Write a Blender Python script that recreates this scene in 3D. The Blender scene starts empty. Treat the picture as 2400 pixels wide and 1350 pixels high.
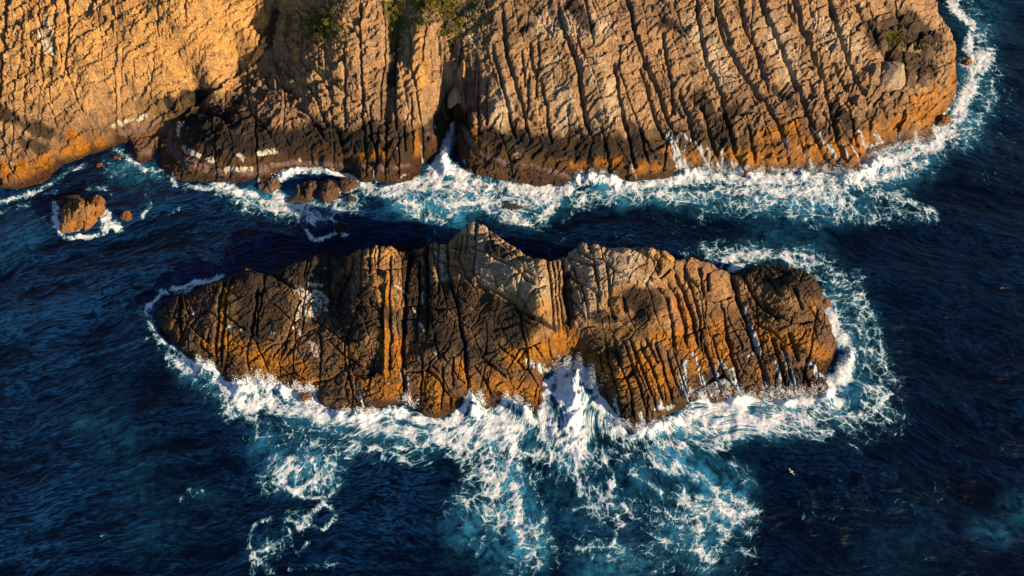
import bpy, math, random
import numpy as np

# ------------------------------------------------------------------ camera
CAM_H, PITCH, FPX = 110.0, 58.0, 1850.0          # metres, degrees below horizon, focal length for a 2400 px wide frame
sc = bpy.context.scene
cam_d = bpy.data.cameras.new('camera'); cam = bpy.data.objects.new('camera', cam_d)
sc.collection.objects.link(cam); sc.camera = cam
cam.location = (0, 0, CAM_H); cam.rotation_euler = (math.radians(90 - PITCH), 0, 0)
cam_d.sensor_width = 36; cam_d.lens = FPX / 2400 * 36; cam_d.clip_end = 6000; cam_d.clip_start = 1

# ------------------------------------------------------------------ light
SUN_EL, SUN_AZ = 16.5, -20.0                      # azimuth measured from +X towards +Y
w = bpy.data.worlds.new('World'); sc.world = w; w.use_nodes = True
nt = w.node_tree; bg = nt.nodes['Background']
sky = nt.nodes.new('ShaderNodeTexSky'); sky.sky_type = 'NISHITA'; sky.sun_disc = False
sky.sun_elevation = math.radians(SUN_EL)
sky.sun_rotation = math.radians(90 - SUN_AZ)      # clockwise from +Y
sky.air_density = 1.0; sky.dust_density = 0.4; sky.ozone_density = 2.0
nt.links.new(sky.outputs[0], bg.inputs[0]); bg.inputs[1].default_value = 0.054
sd_ = bpy.data.lights.new('sun', 'SUN'); sd_.energy = 5.0; sd_.angle = math.radians(0.6); sd_.color = (1.0, 0.68, 0.38)
sun = bpy.data.objects.new('sun', sd_); sc.collection.objects.link(sun)
a, e = math.radians(SUN_AZ), math.radians(SUN_EL)
from mathutils import Vector
sdir = Vector((math.cos(a) * math.cos(e), math.sin(a) * math.cos(e), math.sin(e)))
sun.rotation_euler = sdir.to_track_quat('Z', 'Y').to_euler()
sc.view_settings.view_transform = 'Standard'; sc.view_settings.look = 'None'
sc.view_settings.exposure = 1.5; sc.view_settings.gamma = 1.0
sc.cycles.max_bounces = 5; sc.cycles.diffuse_bounces = 2; sc.cycles.caustics_reflective = False

F = np.float32
# ------------------------------------------------------------------ projection
SP, CP = math.sin(math.radians(PITCH)), math.cos(math.radians(PITCH))
def unproj(u, v, z=0.0):
    """photo pixel -> point of the world at height z"""
    u = np.asarray(u, float); v = np.asarray(v, float); z = np.asarray(z, float)
    a = (u - 1200) / FPX; b = (675 - v) / FPX
    dx = a; dy = CP + b * SP; dz = -SP + b * CP
    t = (z - CAM_H) / dz
    return dx * t, dy * t
def proj(x, y, z):
    zz = z - CAM_H
    depth = y * CP - zz * SP
    up = y * SP + zz * CP
    return (1200 + FPX * x / depth), (675 - FPX * up / depth)

# ------------------------------------------------------------------ noise
def _h(ix, iy, seed):
    h = (ix.astype(np.int64) * 374761393 + iy.astype(np.int64) * 668265263 + seed * 974634777) & 0xffffffff
    h = ((h ^ (h >> 13)) * 1274126177) & 0xffffffff
    h = ((h ^ (h >> 16)) * 2246822519) & 0xffffffff
    return (h ^ (h >> 15)) & 0xffffff
def rnd(ix, iy, seed): return (_h(ix, iy, seed) / 16777216.0).astype(F)
_ga = np.arange(256) / 256 * 2 * math.pi
GX, GY = np.cos(_ga).astype(F), np.sin(_ga).astype(F)
def perlin(x, y, seed=0):
    x = np.asarray(x, F); y = np.asarray(y, F)
    ix = np.floor(x).astype(np.int64); iy = np.floor(y).astype(np.int64)
    fx = (x - ix).astype(F); fy = (y - iy).astype(F)
    sx = fx * fx * fx * (fx * (fx * 6 - 15) + 10); sy = fy * fy * fy * (fy * (fy * 6 - 15) + 10)
    def g(i, j):
        k = _h(ix + i, iy + j, seed) & 255
        return GX[k] * (fx - i) + GY[k] * (fy - j)
    a = g(0, 0); b = g(1, 0); c = g(0, 1); d = g(1, 1)
    a = a + (b - a) * sx; c = c + (d - c) * sx
    return (a + (c - a) * sy) * 1.45
def fbm(x, y, seed=0, o=4, gain=.5, lac=2.03):
    r = 0; amp = 1; t = 0
    for i in range(o):
        r = r + amp * perlin(x, y, seed + i * 17); t += amp
        amp *= gain; x = x * lac + 3.7; y = y * lac + 1.3
    return r / t
def ridged(x, y, seed=0, o=4, gain=.55):
    r = 0; amp = 1; t = 0
    for i in range(o):
        r = r + amp * (1 - np.abs(perlin(x, y, seed + i * 23)) * 1.6); t += amp
        amp *= gain; x = x * 2.1 + 5.2; y = y * 2.1 + 8.1
    return r / t
def worley(x, y, seed=0, jit=.9):
    """F1, F2, per-cell random numbers, offset from the cell's point"""
    x = np.asarray(x, F); y = np.asarray(y, F)
    ix = np.floor(x).astype(np.int64); iy = np.floor(y).astype(np.int64)
    f1 = np.full(x.shape, 9, F); f2 = f1.copy(); cx = np.zeros(x.shape, np.int64); cy = cx.copy()
    ox = np.zeros(x.shape, F); oy = ox.copy()
    for i in (-1, 0, 1):
        for j in (-1, 0, 1):
            qx = ix + i; qy = iy + j
            px = qx + .5 + (rnd(qx, qy, seed) - .5) * jit; py = qy + .5 + (rnd(qx, qy, seed + 7) - .5) * jit
            dx = (x - px).astype(F); dy = (y - py).astype(F); d = np.sqrt(dx * dx + dy * dy)
            m = d < f1
            f2 = np.where(m, f1, np.minimum(f2, d)); f1 = np.where(m, d, f1)
            cx = np.where(m, qx, cx); cy = np.where(m, qy, cy); ox = np.where(m, dx, ox); oy = np.where(m, dy, oy)
    return f1, f2, cx, cy, ox, oy
def sstep(a, b, x):
    t = np.clip((x - a) / (b - a), 0, 1); return t * t * (3 - 2 * t)
def mix(a, b, t): return a + (b - a) * t

# ------------------------------------------------------------------ strokes drawn over a window, then sampled
class Win:
    def __init__(s, u0, u1, v0, v1, st):
        s.u0, s.v0, s.st = u0, v0, st
        s.nx = int((u1 - u0) / st) + 1; s.ny = int((v1 - v0) / st) + 1
        s.U = (u0 + np.arange(s.nx) * st).astype(F); s.V = (v0 + np.arange(s.ny) * st).astype(F)
        # small wobble so that hand-drawn lines are not straight
        UU, VV = np.meshgrid(s.U, s.V)
        s.wu = fbm(UU / 55, VV / 55, 901, 2) * 5 + fbm(UU / 9, VV / 9, 911, 2) * 1.6; s.wv = fbm(UU / 55, VV / 55, 951, 2) * 5 + fbm(UU / 9, VV / 9, 961, 2) * 1.6
        s.wf = 1 + fbm(UU / 25, VV / 25, 977, 3) * .9
    def layer(s): return np.zeros((s.ny, s.nx), F)
    def near(s, pts, reach, wob=1.0):
        pts = [(p[0], p[1]) for p in pts]
        us = [p[0] for p in pts]; vs = [p[1] for p in pts]; m = reach + 14
        i0 = max(0, int((min(us) - m - s.u0) / s.st)); i1 = min(s.nx, int((max(us) + m - s.u0) / s.st) + 2)
        j0 = max(0, int((min(vs) - m - s.v0) / s.st)); j1 = min(s.ny, int((max(vs) + m - s.v0) / s.st) + 2)
        if i1 <= i0 or j1 <= j0: return None
        sl = (slice(j0, j1), slice(i0, i1))
        UU, VV = np.meshgrid(s.U[i0:i1], s.V[j0:j1]); UU = UU + s.wu[sl] * wob; VV = VV + s.wv[sl] * wob
        best = np.full(UU.shape, 1e9, F); side = np.zeros(UU.shape, F); tt = np.zeros(UU.shape, F)
        if len(pts) == 1: pts = pts + [(pts[0][0] + .5, pts[0][1])]
        L = [0]
        for k in range(len(pts) - 1): L.append(L[-1] + math.hypot(pts[k + 1][0] - pts[k][0], pts[k + 1][1] - pts[k][1]))
        for k in range(len(pts) - 1):
            ax, ay = pts[k]; bx, by = pts[k + 1]; ex, ey = bx - ax, by - ay; l2 = ex * ex + ey * ey + 1e-6
            t = np.clip(((UU - ax) * ex + (VV - ay) * ey) / l2, 0, 1)
            d = np.hypot(UU - ax - t * ex, VV - ay - t * ey); m_ = d < best
            best = np.where(m_, d, best); side = np.where(m_, ex * (VV - ay) - ey * (UU - ax), side)
            tt = np.where(m_, (L[k] + t * math.sqrt(l2)) / (L[-1] + 1e-6), tt)
        return sl, best, np.sign(side), tt
    def stroke(s, lay, pts, r, a, wob=1.0, op='max', soft=1.0):
        q = s.near(pts, r * 2.6, wob)
        if q is None: return
        sl, d, sg, tt = q
        g = a * np.exp(-(d / r) ** 2 / soft)
        if op == 'max': lay[sl] = np.maximum(lay[sl], g)
        elif op == 'add': lay[sl] += g
        else: lay[sl] = lay[sl] * (1 - np.clip(g, 0, 1))
    def groove(s, lay, pts, wd, dep, step=0.0, fall=60):
        """crack; a positive step raises the rock right of the line (looking along it) by that many metres, fading over `fall` px"""
        q = s.near(pts, max(wd * 3, fall * 2.2 if step else 0), 1.0)
        if q is None: return
        sl, d, sg, tt = q
        end = sstep(0, .08, tt) * sstep(1, .86, tt) if len(pts) > 2 else 1.0
        end = .25 + .75 * end
        wf = np.clip(s.wf[sl], .35, 2)
        lay[sl] -= 1.2 * dep * np.exp(-(d / (min(wd, 3 + wd * .12) * wf * .75)) ** 1.25) * end
        if step:
            lay[sl] += .42 * step * sg * -1 * np.exp(-d / fall) * sstep(0, wd * .6, d) * end * .5
    def sample(s, lay, u, v):
        x = np.clip((u - s.u0) / s.st, 0, s.nx - 1.001); y = np.clip((v - s.v0) / s.st, 0, s.ny - 1.001)
        ix = x.astype(np.int64); iy = y.astype(np.int64); fx = (x - ix).astype(F); fy = (y - iy).astype(F)
        return (lay[iy, ix] * (1 - fx) + lay[iy, ix + 1] * fx) * (1 - fy) + (lay[iy + 1, ix] * (1 - fx) + lay[iy + 1, ix + 1] * fx) * fy

# ------------------------------------------------------------------ macro surface
def tps(pts, vals, smooth=0.002):
    P = np.array(pts, float) / 40; n = len(P)
    d = np.hypot(P[:, None, 0] - P[None, :, 0], P[:, None, 1] - P[None, :, 1])
    K = np.where(d > 0, d * d * np.log(d + 1e-12), 0) + np.eye(n) * smooth
    A = np.zeros((n + 3, n + 3)); A[:n, :n] = K; A[:n, n] = 1; A[:n, n + 1:] = P; A[n, :n] = 1; A[n + 1:, :n] = P.T
    wts = np.linalg.solve(A, np.concatenate([vals, [0, 0, 0]]))
    def f(x, y):
        x = x / 40; y = y / 40; r = wts[n] + wts[n + 1] * x + wts[n + 2] * y
        for k in range(n):
            dd = (x - P[k, 0]) ** 2 + (y - P[k, 1]) ** 2
            r = r + wts[k] * .5 * dd * np.log(dd + 1e-12)
        return r
    return f
def sdist(poly, x, y):
    """signed distance to a closed polygon, + inside"""
    best = np.full(x.shape, 1e9); inside = np.zeros(x.shape, bool); n = len(poly)
    for k in range(n):
        ax, ay = poly[k]; bx, by = poly[(k + 1) % n]; ex, ey = bx - ax, by - ay; l2 = ex * ex + ey * ey + 1e-9
        t = np.clip(((x - ax) * ex + (y - ay) * ey) / l2, 0, 1)
        best = np.minimum(best, np.hypot(x - ax - t * ex, y - ay - t * ey))
        c = ((ay > y) != (by > y)) & (x < (bx - ax) * (y - ay) / (by - ay + 1e-12) + ax)
        inside ^= c
    return np.where(inside, best, -best)
def bil(GXs, GYs, Z, xs, ys):
    """coarse grid -> fine grid, separable cubic-ish (linear) interpolation"""
    tmp = np.empty((len(GYs), len(xs)))
    for j in range(len(GYs)): tmp[j] = np.interp(xs, GXs, Z[j])
    out = np.empty((len(ys), len(xs)))
    jj = np.clip(np.searchsorted(GYs, ys) - 1, 0, len(GYs) - 2); f = np.clip((ys - GYs[jj]) / (GYs[jj + 1] - GYs[jj]), 0, 1)
    return tmp[jj] * (1 - f[:, None]) + tmp[jj + 1] * f[:, None]

def link(o): sc.collection.objects.link(o); return o
def tag(o, label=None, cat=None, group=None, kind=None):
    if label: o['label'] = label
    if cat: o['category'] = cat
    if group: o['group'] = group
    if kind: o['kind'] = kind
    return o
def raw_mesh(name, co, quads, mats=(), smooth=True, parent=None):
    me = bpy.data.meshes.new(name); n = len(co); m = len(quads); k = quads.shape[1]
    me.vertices.add(n); me.vertices.foreach_set('co', np.ascontiguousarray(co, F).ravel())
    me.loops.add(m * k); me.loops.foreach_set('vertex_index', np.ascontiguousarray(quads, np.int32).ravel())
    me.polygons.add(m); me.polygons.foreach_set('loop_start', (np.arange(m) * k).astype(np.int32))
    me.polygons.foreach_set('loop_total', np.full(m, k, np.int32))
    me.polygons.foreach_set('use_smooth', np.full(m, smooth, bool))
    for x in mats: me.materials.append(x)
    me.update(calc_edges=True)
    o = bpy.data.objects.new(name, me); link(o)
    if parent: o.parent = parent
    return o
def grid_mesh(name, X, Y, Z, keep, mat):
    ny, nx = X.shape; idx = np.arange(nx * ny).reshape(ny, nx)
    k = keep[:-1, :-1] | keep[1:, :-1] | keep[:-1, 1:] | keep[1:, 1:]
    q = np.stack([idx[:-1, :-1][k], idx[:-1, 1:][k], idx[1:, 1:][k], idx[1:, :-1][k]], 1)
    used = np.zeros(nx * ny, bool); used[q.ravel()] = True
    remap = np.cumsum(used) - 1
    co = np.stack([X.ravel(), Y.ravel(), Z.ravel()], 1)[used]
    return raw_mesh(name, co, remap[q], [mat]), used
def attr_c(o, name, rgb):
    at = o.data.attributes.new(name, 'FLOAT_COLOR', 'POINT')
    c = np.ones((len(rgb), 4), F); c[:, :3] = rgb; at.data.foreach_set('color', c.ravel())
def attr_f(o, name, v):
    at = o.data.attributes.new(name, 'FLOAT', 'POINT'); at.data.foreach_set('value', np.ascontiguousarray(v, F))
def attr_v(o, name, v):
    at = o.data.attributes.new(name, 'FLOAT_VECTOR', 'POINT'); at.data.foreach_set('vector', np.ascontiguousarray(v, F).ravel())

# ------------------------------------------------------------------ materials
class NT:
    def __init__(s, name):
        s.m = bpy.data.materials.new(name); s.m.use_nodes = True; s.t = s.m.node_tree; s.b = s.t.nodes['Principled BSDF']
        s.out = s.t.nodes['Material Output']
    def n(s, typ, **kw):
        q = s.t.nodes.new(typ)
        for k, v in kw.items(): setattr(q, k, v)
        return q
    def L(s, a, b): s.t.links.new(a, b)
    def val(s, sock, v):
        if isinstance(v, (int, float)): sock.default_value = v
        else: s.L(v, sock)
    def M(s, op, a, b=0.0, c=None, clamp=False):
        q = s.n('ShaderNodeMath', operation=op, use_clamp=clamp); s.val(q.inputs[0], a); s.val(q.inputs[1], b)
        if c is not None: s.val(q.inputs[2], c)
        return q.outputs[0]
    def attr(s, name, kind='Fac'):
        return s.n('ShaderNodeAttribute', attribute_name=name).outputs[kind]
    def noise(s, vec, scale, det=4, rough=.55, dist=0.0, out='Fac'):
        q = s.n('ShaderNodeTexNoise'); q.inputs['Scale'].default_value = scale; q.inputs['Detail'].default_value = det
        q.inputs['Roughness'].default_value = rough; q.inputs['Distortion'].default_value = dist
        if vec is not None: s.L(vec, q.inputs['Vector'])
        return q.outputs[out]
    def vor(s, vec, scale, feat='DISTANCE_TO_EDGE', rnd=1.0):
        q = s.n('ShaderNodeTexVoronoi', feature=feat); q.inputs['Scale'].default_value = scale; q.inputs['Randomness'].default_value = rnd
        s.L(vec, q.inputs['Vector']); return q.outputs['Distance']
    def mixc(s, f, a, b):
        q = s.n('ShaderNodeMix', data_type='RGBA'); s.val(q.inputs[0], f)
        for i, x in ((6, a), (7, b)):
            if isinstance(x, tuple): q.inputs[i].default_value = (*x, 1)
            else: s.L(x, q.inputs[i])
        return q.outputs[2]
    def mapr(s, v, a, b, c=0.0, d=1.0, smooth=True):
        q = s.n('ShaderNodeMapRange', interpolation_type='SMOOTHSTEP' if smooth else 'LINEAR')
        s.val(q.inputs[0], v); s.val(q.inputs[1], a); s.val(q.inputs[2], b); s.val(q.inputs[3], c); s.val(q.inputs[4], d)
        return q.outputs[0]
    def vadd(s, a, b, scale=1.0):
        q = s.n('ShaderNodeVectorMath', operation='MULTIPLY_ADD'); s.L(b, q.inputs[0]); q.inputs[1].default_value = (scale,) * 3; s.L(a, q.inputs[2])
        return q.outputs[0]
    def vmul(s, a, v):
        q = s.n('ShaderNodeVectorMath', operation='MULTIPLY'); s.L(a, q.inputs[0]); q.inputs[1].default_value = v; return q.outputs[0]
    def bump(s, h, dist, strength=1.0, normal=None):
        q = s.n('ShaderNodeBump'); q.inputs['Distance'].default_value = dist; q.inputs['Strength'].default_value = strength
        s.L(h, q.inputs['Height'])
        if normal is not None: s.L(normal, q.inputs['Normal'])
        return q.outputs[0]

def lace(n, vec, dens):
    """foam thickness 0..1 (+ fine noise): a torn net of soft-edged veins that closes up to solid froth as the density rises"""
    def warp(p, sc_, amt, det):
        c = n.noise(p, sc_, det, .55, 0, 'Color')
        q = n.n('ShaderNodeVectorMath', operation='SUBTRACT'); n.L(c, q.inputs[0]); q.inputs[1].default_value = (.5, .5, .5)
        return n.vadd(p, q.outputs[0], amt)
    p = warp(warp(vec, .22, 1.3, 2), 1.0, .55, 6)
    br = n.noise(vec, .38, 4, .6); br2 = n.noise(vec, 1.1, 4, .65); fine = n.noise(p, 3.6, 7, .75); fr = n.mapr(fine, .3, .7, 0, 1, False)
    tot = 0.0
    for (sc_, wd, brk, off, amp) in ((.26, .19, br2, .20, .62), (.60, .26, br, .26, .62), (1.35, .34, br2, .34, .55), (3.0, .42, br, .44, .50), (6.5, .45, br2, .52, .40)):
        g = n.M('MULTIPLY_ADD', dens, 1.35, n.M('MULTIPLY_ADD', n.mapr(brk, .3, .7, 0, 1, False), .8, -off - .42), clamp=True)
        e = n.vor(p, sc_)
        core = n.mapr(e, n.M('MULTIPLY_ADD', g, wd, .015), 0)
        core = n.M('POWER', core, 2.1)
        tot = n.M('ADD', tot, n.M('MULTIPLY', n.M('MULTIPLY', core, g), amp * 1.5))
    tot = n.M('MULTIPLY', tot, n.M('MULTIPLY_ADD', fr, 1.1, .4))
    so = n.M('MULTIPLY', n.mapr(n.M('ADD', dens, n.M('MULTIPLY_ADD', n.noise(p, 1.1, 8, .72), 2.0, -1.0)), .66, 1.2), n.M('MULTIPLY_ADD', fr, .6, .5))
    veil = n.M('MULTIPLY', n.M('MULTIPLY', dens, n.mapr(n.noise(p, .8, 7, .72), .36, .66)), n.M('MULTIPLY_ADD', fr, .55, .12))
    f = n.M('ADD', n.M('MAXIMUM', tot, so), veil)
    return n.M('MULTIPLY', f, n.mapr(dens, .05, .22), clamp=True), fine

def foam_over(n, f, under, milk):
    """under -> milky blue-green -> froth white, by thickness"""
    a = n.mixc(n.mapr(f, .02, .38), under, milk)
    a = n.mixc(n.mapr(f, .20, .60), a, (.22, .40, .53))
    return n.mixc(n.mapr(f, .45, .95), a, (.57, .66, .77))  # froth white carries a blue tint standing in for skylight

def rock_mat(name='rock_material'):
    n = NT(name); geo = n.n('ShaderNodeNewGeometry'); P = geo.outputs['Position']
    col = n.attr('albedo', 'Color'); wet = n.attr('wet'); wash = n.attr('wash')
    f1 = n.noise(P, .9, 8, .65); f2 = n.noise(P, 5.5, 6, .7); sp = n.noise(P, 14, 3, .7)
    k = n.M('MULTIPLY_ADD', f1, 1.1, .45); k = n.M('MULTIPLY', k, n.M('MULTIPLY_ADD', f2, .6, .70))
    k = n.M('MULTIPLY', k, n.mapr(sp, .28, .42, .72, 1))
    mul = n.n('ShaderNodeVectorMath', operation='SCALE'); n.L(col, mul.inputs[0]); n.L(k, mul.inputs['Scale'])
    fl, fv = lace(n, n.vmul(P, (1.6, 1.0, 1.0)), wash)
    base = foam_over(n, fl, mul.outputs[0], n.mixc(.45, mul.outputs[0], (.30, .36, .38)))
    n.L(base, n.b.inputs['Base Color'])
    r = n.M('MULTIPLY_ADD', wet, -.58, .88); r = n.M('MULTIPLY_ADD', f2, .15, r); n.L(r, n.b.inputs['Roughness'])
    n.b.inputs['Specular IOR Level'].default_value = .32
    rid = n.M('ABSOLUTE', n.M('SUBTRACT', n.noise(P, 1.6, 7, .62, .6), .5))
    cr = n.M('MULTIPLY', n.mapr(n.vor(n.vadd(P, n.noise(P, 2, 3, .6, 0, 'Color'), .6), .9), 0, .05), .3); cr2 = n.M('MULTIPLY', n.mapr(n.vor(P, 2.6), 0, .08), .22)
    h = n.M('MULTIPLY_ADD', rid, 1.5, n.M('MULTIPLY', f2, .30)); h = n.M('ADD', n.M('ADD', cr, cr2), h)
    h = n.M('MULTIPLY_ADD', f1, .5, h)
    n.L(n.bump(h, .75, 1.0), n.b.inputs['Normal'])
    return n.m
ROCK = rock_mat()

# ------------------------------------------------------------------ generic rock detail (photo-plane coordinates in px, metres out)
def strata(u, v): return (u - 500) / (v + 2900) * 3300, v        # across / along the strike
def rock_detail(u, v, seed, big=.9, med=.4, small=.17, wr=.16, smooth=None, asp=(260, 80, 26)):
    s, t = strata(u, v)
    s = s + fbm(s / 150, t / 200, seed + 3, 2) * 22 + fbm(s / 14, t / 14, seed + 2, 2) * 1.2; t = t + fbm(s / 90, t / 90, seed + 4, 2) * 24
    D = 0; C = 0
    for (sx, sy, amp, cd, cw, sdx) in ((96, asp[0], big, .8, .022, 1), (44, asp[1], med, .55, .026, 2), (19, asp[2], small, .34, .045, 3), (8, 12, small * .5, .08, .08, 4)):
        f1, f2, cx, cy, ox, oy = worley(s / sx, t / sy, seed + sdx * 31)
        r0 = rnd(cx, cy, seed + 50 + sdx) - .5; r1 = rnd(cx, cy, seed + 60 + sdx) - .5; r2 = rnd(cx, cy, seed + 70 + sdx) - .5
        e = f2 - f1
        loc = .35 + 1.1 * sstep(-.3, .4, fbm(u / 130, v / 110, seed + 80 + sdx, 2)) if sdx > 1 else 1.0
        amp = amp * loc; cd = cd * (loc if sdx > 1 else 1)
        D = D + amp * (r0 * .9 + (r1 * 1.7 + .45) * ox + r2 * 1.3 * oy)
        c = np.exp(-(e / cw) ** 2); D = D - cd * c * sstep(.25, .8, rnd(cx, cy, seed + 90) + .35)
        D = D - amp * .12 * np.exp(-(e / .16) ** 2)                 # worn shoulders
    if smooth is not None: D = D * (1 - .6 * smooth)
    # slanting wrinkles, running up to the right
    ca, sa = math.cos(math.radians(36)), math.sin(math.radians(36))
    wu = u + fbm(u / 50, v / 50, seed + 5, 3) * 22; wv = v + fbm(u / 50, v / 50, seed + 6, 3) * 22
    al = wu * ca - wv * sa; ac = wu * sa + wv * ca
    m = sstep(-.25, .35, fbm(u / 150, v / 150, seed + 8, 2))
    D = D + wr * (ridged(al / 120, ac / 38, seed + 9, 3, .5) - .4) * 1.8 * (.35 + .65 * m)
    D = D + wr * (ridged(al / 58, ac / 16, seed + 19, 4, .55) - .4) * (.5 + .9 * sstep(-.4, .3, fbm(u / 70, v / 70, seed + 29, 3)))
    f1, f2, cx, cy, ox, oy = worley(al / 46, ac / 17, seed + 39)
    D = D + wr * .55 * ((rnd(cx, cy, seed + 41) - .5) * .5 - oy * 1.5 + ox * .3)
    D = D + wr * .30 * ridged(al / 22, ac / 7, seed + 49, 3)
    D = D + .22 * fbm(u / 60, v / 60, seed + 10, 3, .5)
    return D

def to_xy(pts):
    out = []
    for p in pts:
        if len(p) == 4: out.append((p[0], p[1]))                  # already world metres
        else:
            x, y = unproj(p[0], p[1], p[2] if len(p) > 2 else 0.0); out.append((float(x), float(y)))
    return out
def surface(coast, ctrl, xs, ys, edge_w, seed, rough=.7):
    """macro height on the grid xs, ys (+ signed distance to the coast)"""
    poly = to_xy(coast)
    cx = np.arange(xs[0] - 2, xs[-1] + 3, .6); cy = np.arange(ys[0] - 2, ys[-1] + 3, .6)
    if len(cx) * len(cy) > 160000:
        cx = np.arange(xs[0] - 2, xs[-1] + 4, 1.0); cy = np.arange(ys[0] - 2, ys[-1] + 4, 1.0)
    XX, YY = np.meshgrid(cx, cy)
    S = sdist(poly, XX, YY)
    P = []; V = []
    for (u, v, h) in ctrl:
        x, y = unproj(u, v, h); P.append((float(x), float(y))); V.append(h)
    H = np.maximum(tps(P, np.array(V, float))(XX, YY), 1.2)
    Sf = bil(cx, cy, S, xs, ys); Hf = bil(cx, cy, H, xs, ys)
    X, Y = np.meshgrid(xs, ys)
    Sf = Sf + rough * fbm(X / 3.2, Y / 3.2, seed, 4)
    Z = np.where(Sf > 0, Hf * (1 - np.exp(-np.maximum(Sf, 0) / edge_w)), Sf * 1.6)
    return X, Y, Z, Sf
def paint(col, mask, c): return col + (np.array(c, F) - col) * np.clip(mask, 0, 1)[..., None]

# ================================================================== HEADLAND
HC = [(-420, -150, 0, 0), (-420, 60, 0, 0), (-300, 480), (-120, 455), (0, 441), (28, 443), (60, 436), (95, 428), (112, 418), (128, 402), (150, 388), (190, 370), (228, 358), (262, 345), (288, 338),
      (300, 342), (308, 352), (318, 380), (335, 388), (352, 378), (364, 362), (372, 372), (392, 392), (402, 414), (440, 430), (470, 433), (500, 425), (525, 436), (562, 438), (596, 428), (615, 440),
      (640, 438), (648, 412), (668, 400), (720, 398), (775, 400), (830, 408), (852, 424), (876, 424), (898, 432), (925, 436), (948, 428), (980, 418), (992, 396), (1005, 376), (1030, 368), (1042, 335), (1052, 300),
      (1060, 285), (1068, 300), (1066, 345), (1078, 385), (1098, 404), (1135, 415), (1190, 424), (1255, 430), (1310, 436), (1335, 425), (1350, 408), (1400, 412), (1440, 420), (1488, 428), (1530, 422),
      (1562, 414), (1600, 408), (1650, 398), (1700, 402), (1735, 408), (1752, 425), (1765, 402), (1800, 402), (1850, 408), (1870, 398), (1920, 396), (1960, 402), (2000, 408), (2028, 410), (2022, 372), (2045, 350),
      (2090, 340), (2150, 338), (2190, 326), (2188, 300), (2212, 272), (2234, 250, 1), (2250, 215, 2), (2254, 180, 4), (2264, 130, 6), (2266, 95, 7), (2250, 60, 7.5), (2222, 28, 8), (2205, -5, 8), (2190, -60, 8),
      (2150, -160, 8), (2090, -300, 8), (130, 330, 0, 0), (60, 420, 0, 0), (-420, 420, 0, 0)]
HP = [(-100, 400, 3.5), (-100, 200, 13), (-100, 0, 22), (0, 400, 3), (0, 300, 8), (0, 200, 13), (0, 100, 17), (0, 0, 21), (110, 380, 3), (110, 300, 7), (130, 150, 15), (130, 0, 21),
      (200, 350, 2.2), (210, 300, 5.5), (220, 200, 12), (250, 60, 18), (280, 315, 2.2), (290, 280, 4.5), (300, 200, 10), (320, 100, 16), (350, 0, 21), (360, 290, 2.6), (400, 262, 4.5), (400, 200, 9.5), (430, 100, 15.5), (480, 0, 21),
      (470, 225, 4.6), (500, 170, 10), (560, 160, 7.5), (570, 60, 16), (610, 90, 11), (620, 20, 17), (400, 320, 1.8), (420, 380, 1.8), (460, 400, 2), (470, 300, 4.2), (450, 340, 3), (520, 400, 2.2), (560, 300, 6), (560, 220, 6.5), (620, 150, 9.4), (650, 60, 13), (660, 0, 17),
      (640, 300, 7), (600, 400, 2.2), (700, 380, 2.4), (700, 300, 6.5), (700, 200, 10), (720, 100, 14.6), (740, 0, 19.6), (800, 390, 2.3), (820, 300, 7), (840, 200, 12), (840, 80, 18), (860, 0, 22),
      (900, 400, 3.2), (920, 300, 7.2), (925, 180, 12), (930, 60, 18), (980, 350, 4.2), (985, 250, 9.5), (990, 150, 14), (1000, 50, 20), (1040, 300, 4), (1058, 270, 4.2), (1062, 200, 10.2), (1070, 120, 15.4), (1080, 40, 19), (1095, 350, 3.6), (1100, 280, 8),
      (1130, 380, 2.4), (1150, 280, 7.8), (1150, 150, 14.6), (1160, 20, 21), (1230, 400, 2.2), (1240, 330, 5.5), (1250, 200, 12.5), (1260, 60, 19), (1330, 405, 2.4), (1340, 330, 5.5), (1340, 200, 12.5), (1350, 50, 20),
      (1440, 390, 3), (1440, 300, 7.5), (1430, 180, 13.5), (1450, 40, 20), (1540, 390, 2.6), (1550, 300, 6.5), (1560, 180, 12.5), (1560, 40, 19), (1650, 360, 3.5), (1660, 280, 7.5), (1680, 160, 13), (1680, 20, 20),
      (1760, 370, 3.4), (1780, 280, 7.5), (1800, 150, 13.5), (1820, 20, 19.5), (1880, 360, 3.6), (1900, 270, 7.5), (1930, 150, 13), (1950, 20, 18.5), (2010, 350, 3.2), (2010, 270, 7), (2040, 170, 11.2), (2060, 60, 15), (2060, -60, 19),
      (2100, 310, 3), (2110, 240, 6.6), (2130, 150, 10), (2150, 50, 12), (2170, -60, 13), (2180, 270, 3.2), (2200, 200, 6), (2215, 120, 8), (2200, 40, 9.5),
      (-100, -200, 30), (300, -200, 29), (700, -200, 30), (1100, -200, 30), (1500, -200, 29), (1900, -200, 26), (2080, -200, 18)]
W = Win(-260, 2360, -170, 470, 1.25)
HL = W.layer()
G = lambda pts, wd=2.2, dep=.8, step=0., fall=40: W.groove(HL, pts, wd, dep, step, fall)
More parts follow.
